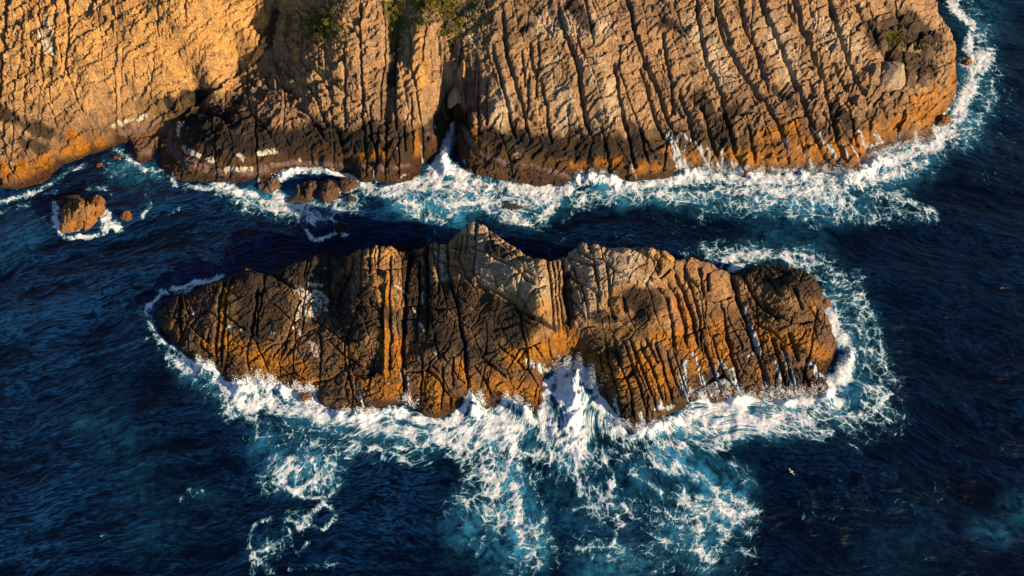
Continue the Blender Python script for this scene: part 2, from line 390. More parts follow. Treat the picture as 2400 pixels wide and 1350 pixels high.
# the long slanting fault and what leans on it
G([(655, -20), (640, 5), (626, 60), (606, 110), (575, 160), (540, 187), (490, 222), (455, 250), (405, 288), (372, 318)], 5, 2.0, 2.6, 34)
G([(450, 258), (400, 300), (376, 330), (372, 370)], 3.5, 1.6)
G([(150, 330), (220, 300), (290, 275), (350, 262), (400, 245)], 3, .5, 1.0, 18)
G([(180, 365), (235, 335), (300, 318), (360, 296)], 2.4, .7, .6, 14)
G([(240, 78), (300, 98), (370, 104), (410, 126)], 5, .9, 1.0, 24)
G([(408, 126), (450, 75), (500, 30)], 2.4, .8, -.5, 20)
G([(410, 130), (440, 160), (465, 190)], 1.8, .4)
G([(215, 205), (200, 240), (170, 285), (160, 305)], 4.5, .9, -.9, 24)
G([(240, 200), (262, 215), (262, 240)], 4, .7)
G([(18, -20), (15, 60), (8, 140), (2, 230), (-4, 300)], 4.5, 1.6, .7, 20)
for pts in ([(60, -10), (55, 100), (40, 200), (30, 330), (22, 425)], [(133, -20), (130, 60), (127, 140), (120, 200), (118, 250), (134, 300), (140, 330)], [(95, -10), (100, 200), (88, 300), (90, 410)],
            [(160, -10), (160, 90), (150, 150), (150, 200)], [(74, 130), (60, 220), (64, 320)], [(315, 150), (312, 240)], [(360, 120), (358, 240), (380, 262)], [(370, -10), (370, 80)],
            [(435, -10), (433, 70)], [(485, -10), (482, 75)], [(270, 0), (268, 80)], [(510, 310), (507, 360), (506, 425)], [(600, 250), (602, 330), (602, 420)], [(455, 400), (470, 370), (480, 350)],
            [(300, 330), (330, 320), (370, 316)]): G(pts, 2.0, .7, .2, 12)
G([(276, 110), (272, 200), (276, 335)], 2, .7); G([(288, 110), (284, 200), (290, 335)], 2, .9)
G([(446, 262), (412, 300), (404, 345), (430, 378), (480, 398), (560, 412), (640, 402)], 2.4, .5, .9, 12); G([(392, 300), (386, 350), (402, 386)], 2.4, .4, .7, 10)
G([(640, 392), (720, 388), (800, 390), (860, 396)], 2.2, .4, .8, 9); G([(1100, 352), (1140, 378), (1200, 392), (1270, 402), (1340, 422)], 2.4, .4, 1.0, 9)
W.stroke(HL, [(282, 120), (278, 200), (283, 330)], 4.5, .55, .4, 'add')
# middle part
G([(700, 130), (720, 160), (760, 180), (800, 195)], 2.6, .8, .7, 20); G([(740, 200), (745, 250), (770, 300)], 2.6, .8)
G([(650, 190), (690, 210), (705, 250), (740, 290)], 2.2, .7); G([(690, 260), (720, 280), (745, 300), (760, 330)], 3.5, 1.0)
G([(760, 290), (790, 300), (800, 340)], 3.5, 1.2)
G([(800, 160), (860, 168), (900, 150)], 2.6, .8, .8, 18); G([(810, 60), (860, 70), (900, 66)], 2.2, .7)
for pts in ([(808, 100), (808, 170), (808, 300)], [(845, -10), (843, 100), (850, 200), (852, 300)], [(893, 0), (903, 60), (900, 140), (892, 230), (888, 290)]): G(pts, 2.8, 1.0, .4, 14)
W.stroke(HL, [(918, 0), (916, 70), (915, 140), (912, 210), (903, 280)], 12, -1.5, .8, 'add')
G([(930, 70), (926, 160), (926, 260), (932, 320)], 3.2, 1.2, .6, 14)
for pts in ([(960, 60), (962, 150), (980, 240), (990, 300), (990, 400)], [(856, 290), (858, 410)], [(885, 300), (880, 420)], [(905, 290), (903, 425)], [(868, 250), (870, 330)], [(935, 320), (935, 420)],
            [(945, 280), (950, 350)], [(965, 230), (966, 300), (970, 360)], [(1010, 110), (1012, 200)], [(1030, 100), (1034, 180)], [(1000, 70), (990, 150)]): G(pts, 2.4, 1.0, .2, 10)
G([(1080, 100), (1070, 150), (1062, 210), (1058, 300)], 8, 2.6)
G([(1094, 170), (1075, 230), (1068, 300)], 3, 1.2)
for pts in ([(1122, 150), (1122, 230), (1121, 320)], [(1141, 190), (1141, 290)], [(1092, 180), (1093, 290)], [(1116, 130), (1114, 200)], [(1262, 90), (1262, 150), (1255, 235)], [(1240, 170), (1237, 265)],
            [(1268, 185), (1283, 270), (1290, 335)], [(1225, 130), (1232, 200)]): G(pts, 2.6, 1.1, .4, 10)
G([(1178, 20), (1185, 100), (1200, 170), (1228, 260), (1244, 335)], 4, 1.3, .9, 18)
G([(1153, 105), (1178, 200), (1198, 290), (1213, 335)], 3.4, 1.2, .8, 16)
G([(1200, 250), (1225, 270), (1240, 278)], 3.5, 1.0)
G([(1120, 290), (1150, 312), (1180, 320)], 3, .5)
G([(1240, 100), (1248, 160), (1262, 160)], 3, 1.0)
G([(1308, 10), (1325, 80), (1348, 128), (1360, 180), (1362, 230), (1374, 280), (1386, 325)], 6, 2.0, 1.2, 26)
G([(1370, -10), (1388, 90)], 2.4, .8); G([(1350, 60), (1358, 110), (1370, 130)], 2.4, .8)
G([(1438, 140), (1450, 230), (1463, 290), (1480, 345), (1492, 405)], 3.2, 1.2, .5, 14)
G([(1466, -20), (1490, 80), (1520, 160), (1552, 240), (1578, 310)], 6, 2.0, 1.2, 26)
G([(1500, 145), (1520, 220), (1536, 280), (1556, 325)], 3.6, 1.3, .6, 14); G([(1550, 80), (1570, 180), (1583, 270)], 3, 1.1, .5, 12)
G([(1540, 30), (1560, 60), (1600, 60)], 5, 1.1)
G([(1590, 210), (1612, 280), (1628, 340)], 3, 1.2, .6, 14)
G([(1632, -20), (1640, 70), (1660, 150), (1690, 220), (1712, 320), (1738, 395)], 4.4, 1.6, 1.0, 20)
G([(1674, -20), (1690, 70), (1720, 140), (1760, 200), (1800, 250), (1830, 300)], 4.4, 1.6, 1.0, 20)
G([(1733, -20), (1745, 60), (1770, 110), (1790, 180), (1806, 225)], 4.5, 1.6, 1.0, 18)
G([(1778, -20), (1800, 50), (1830, 110), (1850, 160), (1882, 240), (1912, 305)], 5, 1.8, 1.1, 20)
G([(1855, -20), (1880, 60), (1900, 110), (1925, 170), (1945, 250), (1962, 330), (1992, 395)], 5, 1.8, 1.0, 22)
G([(1935, -20), (1960, 60), (1975, 110), (2000, 160), (2032, 235)], 4, 1.5, .9, 16)
G([(1995, 0), (2030, 50), (2070, 110), (2110, 160), (2140, 200)], 5, 1.8, .9, 18); G([(2050, -20), (2120, 60), (2172, 112)], 4, 1.5, .8, 16)
G([(1950, 140), (1975, 190), (2000, 230)], 3, 1.0)
for pts in ([(1820, 275), (1838, 340), (1856, 405)], [(1895, 285), (1922, 345), (1950, 395)], [(1985, 230), (2005, 320), (2028, 405)], [(2060, 240), (2078, 275)], [(1755, 300), (1775, 400)], [(1930, 260), (1960, 320)],
            [(1640, 250), (1665, 330), (1690, 390)], [(1690, 40), (1712, 100)], [(1845, 0), (1862, 50)], [(1500, 300), (1520, 380)], [(1410, 300), (1430, 390)], [(2120, 260), (2100, 330)], [(2035, 255), (2045, 335)]): G(pts, 2.8, 1.2, .5, 10)
G([(1960, 130), (2010, 150), (2060, 175), (2120, 190), (2190, 180)], 4, 1.0, .9, 22)
W.stroke(HL, [(1840, 195), (1832, 210)], 16, -1.0, 1, 'add')
for (u, v, r, a) in ((2040, 272, 10, -1.6), (2100, 290, 9, -1.3), (2060, 230, 8, -1.2), (1895, 225, 7, -1.), (1960, 265, 7, -1.), (2150, 265, 8, -1.), (2000, 228, 10, -1.5), (1220, 60, 9, -1.)): W.stroke(HL, [(u, v)], r, a, 1, 'add')
# pillows of rock
for (pts, r, a) in (([(215, 215), (200, 260), (175, 290)], 20, 1.0), ([(560, 60), (520, 120), (480, 170)], 34, 1.0), ([(1400, 170), (1420, 250), (1430, 310)], 26, .9), ([(1340, 160), (1340, 260)], 18, .5),
                    ([(1180, 210), (1160, 280)], 16, .5), ([(1640, 280), (1650, 330)], 18, .7), ([(1830, 170), (1800, 190)], 20, .6), ([(2095, 160)], 12, .9), ([(500, 300), (560, 330)], 40, .8), ([(985, 90), (990, 160), (1000, 210)], 26, 1.1)):
    W.stroke(HL, pts, r, a, 1, 'add')

# painted zones
ZN = {k: W.layer() for k in ('gold', 'grey', 'black', 'orange', 'purple', 'white', 'olive', 'green', 'brown', 'wash', 'mauve', 'umber')}
def Z_(k, pts, r, a=1.0): W.stroke(ZN[k], pts, r, a, 1.6)
Z_('gold', [(-100, 100), (600, 60)], 200, .9); Z_('gold', [(980, 100), (990, 200)], 30, .8); Z_('gold', [(880, 160), (860, 220)], 26, .6)
for p, r in (([(1400, 160), (1430, 260), (1400, 300)], 34), ([(1180, 230), (1170, 290)], 26), ([(1300, 150), (1330, 300)], 26), ([(1620, 60), (1700, 180)], 34), ([(1800, 60), (1850, 160)], 34), ([(1930, 60), (1990, 130)], 40), ([(1280, 60), (1400, 60)], 40), ([(2090, 160)], 18)):
    Z_('grey', p, r, .9)
Z_('grey', [(110, 60), (110, 120)], 20, .7); Z_('grey', [(1080, 20), (1110, 90)], 24, .8)
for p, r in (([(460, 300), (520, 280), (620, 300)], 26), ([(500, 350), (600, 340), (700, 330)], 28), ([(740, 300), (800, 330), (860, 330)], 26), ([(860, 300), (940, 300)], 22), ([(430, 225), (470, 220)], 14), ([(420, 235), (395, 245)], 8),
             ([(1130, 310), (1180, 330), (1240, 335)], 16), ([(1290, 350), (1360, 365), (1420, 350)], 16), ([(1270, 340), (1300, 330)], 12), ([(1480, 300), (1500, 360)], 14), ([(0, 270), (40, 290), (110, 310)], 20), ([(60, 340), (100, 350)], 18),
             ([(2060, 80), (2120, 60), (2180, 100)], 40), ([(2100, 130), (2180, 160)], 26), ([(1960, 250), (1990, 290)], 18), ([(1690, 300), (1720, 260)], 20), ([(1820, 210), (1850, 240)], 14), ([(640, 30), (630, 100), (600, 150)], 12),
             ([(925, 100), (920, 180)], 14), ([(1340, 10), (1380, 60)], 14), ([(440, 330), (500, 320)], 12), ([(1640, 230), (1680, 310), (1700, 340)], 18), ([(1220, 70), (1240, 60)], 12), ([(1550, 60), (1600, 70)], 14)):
    Z_('black', p, r, .85)  # includes the fault gully and vertical cleft, their shadow painted into the colour
for p, r in (([(0, 400), (60, 400), (110, 380)], 26), ([(150, 360), (200, 350), (240, 335)], 12), ([(170, 320), (190, 330)], 14), ([(1640, 370), (1740, 370), (1840, 370)], 24), ([(1880, 350), (2000, 350), (2060, 320)], 30),
             ([(2060, 300), (2140, 280), (2200, 250)], 30), ([(2220, 220), (2245, 150), (2258, 80), (2240, 50)], 16), ([(2150, 240), (2190, 220)], 22), ([(1780, 320), (1860, 300)], 20), ([(1560, 350), (1600, 370)], 14), ([(1490, 400), (1540, 390)], 14),
             ([(975, 310), (980, 360)], 8), ([(1065, 250), (1060, 310)], 7), ([(1110, 300), (1115, 360)], 7), ([(1340, 385), (1450, 380)], 10), ([(830, 370), (900, 360)], 10)):
    Z_('orange', p, r, .9)
Z_('olive', [(1640, 320), (1760, 290), (1900, 280)], 30, .5); Z_('olive', [(1110, 330), (1200, 370), (1330, 385), (1420, 375)], 14, .8); Z_('olive', [(330, 240), (400, 245)], 16, .6); Z_('olive', [(300, 250), (360, 262)], 14, .5); Z_('olive', [(620, 390), (640, 360)], 12, .5)
Z_('purple', [(1085, 300), (1110, 350), (1135, 368), (1190, 384), (1250, 392), (1310, 408), (1335, 418)], 5.5, .95)
Z_('purple', [(398, 300), (396, 340), (420, 370), (470, 395), (540, 408), (620, 400)], 12, .9); Z_('purple', [(640, 388), (700, 384), (780, 388), (850, 392), (900, 396), (960, 385)], 6, .9); Z_('purple', [(280, 318), (330, 308), (370, 290)], 8, .7)
Z_('purple', [(320, 350), (345, 355)], 12, .6); Z_('purple', [(1000, 310), (1020, 320)], 9, .6)
for p, r in (([(292, 290), (320, 285), (345, 276)], 4.5), ([(265, 303), (285, 293)], 4), ([(430, 290), (420, 305), (418, 325)], 3.5), ([(430, 345), (450, 360), (470, 368)], 6), ([(485, 372), (505, 380)], 6), ([(535, 398), (560, 400), (590, 398)], 6),
             ([(610, 360), (640, 350)], 6), ([(560, 370), (575, 375)], 5), ([(650, 350), (655, 356)], 3), ([(1172, 356), (1176, 357)], 3), ([(1212, 368)], 5), ([(935, 345)], 4), ([(1066, 155), (1070, 175)], 5), ([(1015, 294)], 2.5),
             ([(705, 378)], 3), ([(100, 90), (112, 110), (120, 120)], 7)):
    Z_('white', p, r, 1.0)
for p, r in (([(740, 50), (760, 80), (790, 70)], 14), ([(760, 20), (780, 40)], 8), ([(930, 20), (940, 60), (925, 90)], 18), ([(980, 10), (1040, 0)], 16), ([(1050, 20), (1060, 50), (1045, 80)], 14), ([(1040, 250), (1045, 275)], 7), ([(385, 268)], 3),
             ([(2090, 85), (2115, 105)], 12), ([(2150, 100), (2165, 115)], 6), ([(1120, 5), (1100, 40)], 12), ([(900, 10), (915, 40)], 10)):
    Z_('green', p, r, .95)
Z_('brown', [(420, 345), (600, 350), (850, 370), (1000, 370)], 44, .85); Z_('brown', [(1100, 350), (1300, 370), (1480, 370)], 40, .85); Z_('brown', [(1560, 350), (1800, 350)], 24, .5); Z_('brown', [(150, 330), (250, 300)], 20, .4); Z_('brown', [(900, 350), (960, 380)], 22, .8); Z_('brown', [(1090, 360), (1250, 410), (1330, 420)], 12, .9); Z_('brown', [(460, 330), (600, 350)], 40, .5); Z_('brown', [(440, 420), (600, 425)], 10, .8); Z_('brown', [(1380, 330), (1480, 380)], 22, .5)
Z_('brown', [(1100, 260), (1090, 330)], 14, .7); Z_('brown', [(1000, 330), (985, 370)], 20, .7)
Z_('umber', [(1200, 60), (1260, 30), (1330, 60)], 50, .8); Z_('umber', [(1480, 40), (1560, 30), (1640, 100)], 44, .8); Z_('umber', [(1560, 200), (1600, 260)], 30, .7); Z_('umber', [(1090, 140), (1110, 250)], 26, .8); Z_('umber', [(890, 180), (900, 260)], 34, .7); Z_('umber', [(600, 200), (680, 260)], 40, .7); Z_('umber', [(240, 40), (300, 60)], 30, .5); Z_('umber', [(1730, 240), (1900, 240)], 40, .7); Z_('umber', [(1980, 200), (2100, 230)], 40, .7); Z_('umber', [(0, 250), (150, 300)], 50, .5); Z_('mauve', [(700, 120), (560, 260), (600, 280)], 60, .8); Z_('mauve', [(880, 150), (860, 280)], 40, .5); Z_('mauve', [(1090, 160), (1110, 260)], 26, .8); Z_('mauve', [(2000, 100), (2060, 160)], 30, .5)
# surf running over the foot of the rock
for p, r in (([(1562, 310), (1575, 340), (1590, 380), (1600, 410)], 9), ([(1600, 318), (1625, 330), (1640, 350), (1655, 380)], 5), ([(1575, 330), (1590, 360), (1605, 395)], 13), ([(1655, 385), (1745, 395)], 12), ([(1610, 345), (1600, 360)], 4), ([(1660, 350), (1668, 395)], 4), ([(1690, 352), (1695, 400)], 3.5), ([(1715, 365), (1718, 400)], 3),
             ([(1910, 308), (1925, 325), (1945, 345), (1960, 385)], 4), ([(1950, 350), (1975, 400)], 3.5), ([(1975, 330), (1990, 370)], 2.6), ([(1870, 340), (1890, 355), (1905, 390)], 3), ([(1832, 320), (1845, 360)], 2.4), ([(2015, 310), (2022, 345), (2040, 345), (2065, 330), (2055, 312)], 7),
             ([(2100, 330), (2105, 315)], 4), ([(2150, 330), (2145, 312)], 5), ([(2000, 340), (2015, 390)], 3), ([(985, 335), (990, 380)], 2.5), ([(1088, 375), (1092, 400)], 4), ([(1480, 385), (1490, 420)], 3), ([(1420, 405), (1400, 400)], 5),
             ([(2190, 300), (2240, 240), (2255, 190)], 5), ([(405, 412), (415, 425)], 4), ([(600, 430), (610, 420)], 5), ([(880, 400), (884, 425)], 3), ([(940, 420), (960, 412)], 4), ([(1640, 400), (1740, 408)], 8), ([(1770, 400), (2000, 402)], 5), ([(1055, 320), (1060, 290)], 5), ([(0, 355), (8, 370)], 4), ([(40, 378), (30, 392)], 3)):
    Z_('wash', p, r, .95)

def rock_albedo(u, v, x, y, z, Wn, ZN, seed, foot_dark=1.6, base=(.37, .245, .14), slope=None):
    n1 = fbm(x / 9, y / 9, seed + 200, 5); n2 = fbm(x / 2.3, y / 2.3, seed + 210, 4); n3 = fbm(u / 16, v / 70, seed + 220, 4)
    jag = 1 + n1 * .9 + n2 * .9
    col = np.broadcast_to(np.array(base, F), u.shape + (3,)).copy()
    col = col * (1 + .35 * n1 + .35 * n2 + .15 * n3)[..., None]
    g = {k: np.clip(Wn.sample(a, u, v), 0, 1) for k, a in ZN.items()}
    def soft(k, sharp=.5): return sstep(.5 - sharp * .5, .5 + sharp * .5, g[k] * jag)
    col = paint(col, soft('gold', 1.) * .8, (.60, .35, .105))
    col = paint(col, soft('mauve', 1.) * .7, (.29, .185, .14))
    col = paint(col, soft('umber', 1.) * .75, (.135, .09, .065))  # slab browns, with grey shadow tones put into the rock colour
    col = paint(col, soft('grey', .8) * .9, (.52, .43, .31))
    col = paint(col, sstep(.05, .3, n1 * .5 + n2 * .5) * .5, (.16, .105, .07))
    col = paint(col, sstep(.1, .35, fbm(u / 30, v / 55, seed + 260, 5, .65)) * .55, (.075, .055, .045))
    col = paint(col, sstep(.12, .4, fbm(u / 22, v / 22, seed + 270, 5, .65)) * .4, (.52, .42, .29))
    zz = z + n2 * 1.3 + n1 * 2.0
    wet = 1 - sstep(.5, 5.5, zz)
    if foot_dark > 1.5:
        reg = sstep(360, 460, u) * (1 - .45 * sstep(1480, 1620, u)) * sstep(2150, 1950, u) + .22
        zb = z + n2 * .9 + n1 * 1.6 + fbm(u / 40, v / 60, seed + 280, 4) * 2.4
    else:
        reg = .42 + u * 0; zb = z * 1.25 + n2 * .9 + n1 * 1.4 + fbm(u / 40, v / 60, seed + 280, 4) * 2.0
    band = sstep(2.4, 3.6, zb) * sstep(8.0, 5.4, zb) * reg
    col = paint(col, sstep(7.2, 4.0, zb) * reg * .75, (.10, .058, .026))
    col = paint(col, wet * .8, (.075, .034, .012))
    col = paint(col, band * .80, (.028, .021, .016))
    col = paint(col, soft('brown', .8) * .9, (.045, .023, .011))
    col = paint(col, soft('olive', .8) * .8, (.085, .055, .010))
    col = paint(col, soft('orange', .9) * .85, (.43, .185, .010))
    col = paint(col, soft('orange', .5) * sstep(-.1, .5, n2) * .6, (.13, .035, .004))
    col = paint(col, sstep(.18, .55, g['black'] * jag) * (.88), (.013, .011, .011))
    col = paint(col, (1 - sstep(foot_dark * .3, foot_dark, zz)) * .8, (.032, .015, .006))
    col = paint(col, soft('purple', .6) * .8, (.20, .14, .15))
    wn = fbm(u / 7, v / 7, seed + 230, 4)
    wm = sstep(.36, .58, g['white'] * (1 + wn * 2.4 + fbm(u / 18, v / 18, seed + 290, 3) * 1.6))
    col = paint(col, wm * .95, (.62, .62, .54))
    col = paint(col, sstep(.4, .6, g['green'] * (1 + wn * 1.2)) * .85, (.07, .085, .015))
    wet = np.clip(np.maximum(wet, soft('orange', 1.) * .7), 0, 1)
    st = fbm(strata(u, v)[0] / 3.5, v / 60, seed + 240, 3)
    wash = np.clip(g['wash'] * (.78 + st * 1.7 + wn * .3), 0, .95)
    return np.clip(col, .004, .8), wet, wash

def build_headland():
    st = .13
    xs = np.concatenate([np.arange(-300, -126, 3.0), np.arange(-126, 106, st), np.arange(106, 150, 2.0)])
    ys = np.concatenate([np.arange(62, 142, st), 142 + np.cumsum(np.linspace(.3, 9, 60))])
    X, Y, Z, S = surface(HC, HP, xs, ys, 1.15, 11, 1.1)
    Z = np.minimum(Z, 34 + 4 * fbm(X / 40, Y / 40, 77, 3))
    u, v = proj(X, Y, np.maximum(Z, 0)); u = u.astype(F); v = v.astype(F)
    sm = np.zeros_like(u)
    for (bu, bv, br) in ((520, 360, 70), (440, 350, 50), (600, 330, 60), (660, 370, 50), (1400, 230, 48), (1350, 200, 40), (1180, 260, 40), (1300, 240, 40), (1360, 380, 50), (1240, 380, 50), (570, 110, 60), (500, 180, 50), (340, 170, 60), (300, 240, 50), (1650, 100, 40), (1840, 90, 36), (760, 380, 40)):
        sm = np.maximum(sm, np.exp(-((u - bu) ** 2 + (v - bv) ** 2) / br ** 2))
    D = rock_detail(u, v, 300, .42, .20, .12, .42 * (1 + .7 * sstep(680, 540, u)), sm)
    led = np.zeros_like(u)
    for (bu, bv, br) in ((430, 335, 42), (480, 375, 42), (540, 390, 44), (600, 395, 44), (560, 350, 50), (330, 325, 34), (700, 392, 26), (1180, 392, 22), (1260, 402, 22)): led = np.maximum(led, np.exp(-((u - bu) ** 2 + (v - bv) ** 2) / br ** 2))
    D = D * (1 - .6 * led)
    # blocky broken ground
    f1, f2, cx, cy, ox, oy = worley(u / 26 + fbm(u / 40, v / 40, 71, 2), v / 24, 72)
    blk = np.zeros_like(u)
    for (bu, bv, br) in ((760, 220, 90), (700, 60, 70), (840, 60, 60), (2080, 190, 90), (1960, 200, 60), (2150, 110, 70), (660, 180, 60), (1100, 60, 60), (1930, 100, 50)):
        blk = np.maximum(blk, np.exp(-((u - bu) ** 2 + (v - bv) ** 2) / br ** 2))
    D = D + blk * ((rnd(cx, cy, 73) - .4) * 1.1 - .7 * np.exp(-((f2 - f1) / .09) ** 2) - f1 * .5)
    D = D + W.sample(HL, u, v)
    fade = sstep(-.6, 3.2, Z) * .9 + .1
    Zf = Z + D * fade * np.where(Z > 0, 1, .3)
    o, used = grid_mesh('headland', X, Y, Zf, Zf > -2.2, ROCK)
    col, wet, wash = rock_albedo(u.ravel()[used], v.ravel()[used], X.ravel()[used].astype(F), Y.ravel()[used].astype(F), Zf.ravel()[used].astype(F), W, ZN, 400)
    attr_c(o, 'albedo', col); attr_f(o, 'wet', wet); attr_f(o, 'wash', wash)
    tag(o, kind='structure')
    return xs, ys, Zf, used
hxs, hys, HZ, _ = build_headland()
def headland_z(x, y):
    i = min(max(int(np.searchsorted(hxs, x)) - 1, 0), len(hxs) - 2); j = min(max(int(np.searchsorted(hys, y)) - 1, 0), len(hys) - 2)
    return float(HZ[j, i])
def on_headland(u, v):
    """point of the headland seen at photo pixel (u, v)"""
    z = 10.0
    for _ in range(25):
        x, y = unproj(u, v, z); z = .5 * z + .5 * headland_z(float(x), float(y))
    x, y = unproj(u, v, z); return float(x), float(y), headland_z(float(x), float(y))

# ================================================================== ISLET
IC = [(360, 737), (385, 775), (405, 805), (432, 832), (470, 852), (505, 872), (528, 895), (560, 905), (600, 893), (640, 900), (690, 915), (735, 912), (752, 945), (800, 962), (840, 968), (880, 962), (930, 955), (965, 952), (990, 972),
      (1020, 985), (1055, 975), (1085, 950), (1115, 945), (1140, 965), (1175, 945), (1200, 945), (1235, 965), (1262, 985), (1272, 930), (1275, 890), (1290, 868), (1330, 860), (1372, 872), (1395, 910), (1420, 945), (1455, 985), (1482, 1015),
      (1500, 998), (1545, 988), (1585, 968), (1640, 950), (1700, 940), (1760, 935), (1820, 935), (1880, 930), (1930, 932), (1945, 915), (1936, 890), (1952, 850), (1962, 815), (1950, 780), (1932, 750), (1928, 735, .5), (1926, 700, 1.5), (1922, 672, 2.5), (1898, 640, 3.2),
      (1830, 618, 3.6), (1770, 616, 3.2), (1735, 632, 2.5), (1718, 640, 3), (1698, 612, 6), (1650, 598, 7), (1600, 604, 6), (1585, 600, 8), (1560, 586, 9), (1500, 568, 10.5), (1420, 566, 11), (1372, 556, 11.5), (1352, 558, 11), (1322, 572, 10.5), (1298, 584, 10.5),
      (1270, 592, 11), (1225, 562, 11), (1180, 532, 10), (1145, 513, 9.5), (1110, 506, 9), (1082, 513, 8.5), (1064, 530, 8), (1050, 550, 7.5), (1036, 555, 7.5), (1015, 544, 7.5), (1003, 560, 6.5), (975, 572, 6), (940, 566, 7), (920, 556, 7.5), (880, 558, 7.5), (850, 560, 7.5), (828, 572, 6.5), (800, 592, 4.5), (775, 585, 5), (748, 574, 5.5),
      (700, 590, 5), (650, 618, 3.5), (625, 632, 3), (605, 624, 3.5), (580, 610, 3.8), (548, 620, 3.5), (520, 640, 3), (480, 656, 2.4), (440, 678, 1.8), (415, 690, 1.2), (385, 712, .8)]
IPT = [(385, 740, 1.4), (430, 720, 2.2), (430, 800, 1.5), (500, 670, 3.1), (500, 750, 3.2), (480, 820, 1.6), (560, 640, 4), (580, 720, 4.2), (570, 800, 2.6), (560, 880, 1.3), (600, 640, 4.1), (650, 660, 3.7), (660, 740, 4), (650, 830, 2.2), (640, 880, 1.4),
       (700, 610, 5.2), (750, 592, 5.8), (720, 660, 4.4), (740, 700, 3.4), (780, 640, 4.2), (730, 780, 2.8), (720, 850, 2.0), (720, 895, 1.4), (790, 620, 4.4), (800, 720, 4.4), (850, 590, 8), (850, 660, 7.4), (840, 740, 6), (830, 830, 3.2), (830, 930, 1.5),
       (900, 585, 8), (900, 680, 7.2), (900, 780, 4.8), (890, 870, 2.8), (890, 940, 1.5), (945, 600, 6.5), (950, 720, 4.5), (945, 820, 2.2), (945, 930, 1.0), (1010, 570, 8), (1010, 660, 7), (1010, 760, 5), (1000, 860, 3), (1010, 960, 1.4),
       (1060, 580, 8.5), (1110, 522, 10.4), (1140, 530, 10.6), (1085, 540, 9.6), (1120, 600, 10.2), (1130, 670, 9), (1120, 740, 5.6), (1110, 830, 3.6), (1110, 920, 1.5), (1200, 590, 11.6), (1200, 660, 10.8), (1210, 730, 7.2), (1200, 790, 4.8), (1190, 870, 2.6), (1190, 930, 1.2), (1270, 610, 12.5), (1270, 690, 11.5), (1275, 750, 8.4),
       (1265, 800, 4.0), (1255, 860, 2), (1310, 600, 10.5), (1315, 700, 8.5), (1315, 775, 4.2), (1320, 830, 2), (1370, 580, 12.4), (1370, 650, 11.6), (1370, 720, 9.8), (1370, 780, 4.6), (1380, 840, 2.6), (1450, 590, 12.6), (1450, 660, 12), (1450, 730, 8.8), (1450, 790, 5.4), (1450, 870, 3.6), (1480, 960, 1.6),
       (1530, 600, 12), (1540, 670, 11), (1540, 740, 8.4), (1530, 810, 5.2), (1530, 890, 3), (1540, 960, 1.4), (1570, 615, 10.5), (1600, 680, 8), (1610, 770, 5), (1600, 860, 2.6), (1600, 940, 1.2), (1660, 620, 8.4), (1680, 680, 7.4), (1680, 760, 4.8), (1680, 850, 2.4), (1700, 920, 1), (1718, 660, 4.6), (1750, 740, 3.4),
       (1740, 655, 5.2), (1780, 650, 4.8), (1830, 650, 5.4), (1880, 690, 5.6), (1820, 720, 4.8), (1900, 735, 3.8), (1850, 770, 4), (1910, 790, 3.8), (1800, 820, 2.8), (1870, 850, 2.4), (1930, 840, 2.2), (1830, 910, 1), (1900, 910, 1.1)]
W2 = Win(300, 2010, 490, 1060, 1.0)
IL = W2.layer()
G = lambda pts, wd=2.2, dep=.7, step=0., fall=30: W2.groove(IL, pts, wd, dep, step, fall)
G([(424, 686), (421, 740), (426, 790)], 4, 1.2, .5, 14); G([(505, 650), (540, 634), (600, 628), (642, 642), (688, 676)], 3.4, 1.1, .7, 16)
G([(532, 636), (516, 700), (508, 760), (506, 850)], 3.2, .8, -.4, 10); G([(548, 632), (530, 700), (521, 790), (516, 860)], 3, 1.0, .4, 10)
G([(604, 672), (598, 740), (588, 800)], 4.5, 1.2, .6, 16); G([(618, 670), (606, 740), (600, 790)], 2.4, .8)
for pts in ([(527, 735), (560, 765), (590, 782), (640, 800)], [(770, 600), (772, 660), (777, 720)], [(700, 700), (690, 740), (672, 800), (655, 850)], [(712, 740), (705, 790)], [(620, 640), (618, 665)], [(722, 600), (714, 650)],
            [(660, 850), (700, 790), (740, 770)], [(580, 850), (640, 810), (680, 800)], [(480, 780), (470, 810), (500, 840)], [(640, 840), (660, 810), (690, 770)], [(585, 800), (580, 850), (590, 890)],
            [(750, 775), (752, 840), (748, 900)], [(770, 800), (810, 835), (850, 858)], [(760, 800), (800, 790), (840, 800)], [(815, 790), (818, 850), (812, 900)], [(880, 830), (870, 880), (866, 930)]): G(pts, 1.9, .6, .2, 10)
G([(832, 590), (826, 630), (800, 690), (790, 730)], 4.5, 1.3, .9, 18)
for pts in ([(850, 566), (848, 620), (842, 700)], [(868, 566), (868, 640)], [(888, 566), (886, 640)], [(830, 625), (880, 632), (940, 628)], [(840, 660), (880, 672)], [(905, 650), (900, 720), (898, 800)]): G(pts, 2.4, .8, .2, 10)
G([(864, 700), (870, 715), (880, 712)], 6, 1.0); G([(890, 670), (895, 680)], 7, .9)
W2.stroke(IL, [(907, 640), (903, 720), (905, 800), (902, 880)], 4, .8, .5, 'add')
G([(914, 600), (912, 680), (916, 780), (912, 880)], 3.4, .9, .5, 12)
G([(966, 570), (955, 660), (949, 720), (944, 800), (945, 880), (946, 950)], 6, 2.0, .4, 14)
G([(984, 600), (982, 700), (978, 760)], 2.8, 1.0); G([(1002, 556), (1003, 640), (1005, 740), (1000, 780)], 3.6, 1.3, .7, 14)
G([(1028, 550), (1027, 640), (1030, 700)], 2.4, .9); G([(1051, 556), (1049, 620), (1062, 680), (1076, 740), (1087, 800), (1096, 880), (1099, 965)], 3.6, 1.2, .6, 14)
G([(1085, 540), (1075, 600), (1100, 660), (1106, 668)], 2.2, .7, .3, 10)
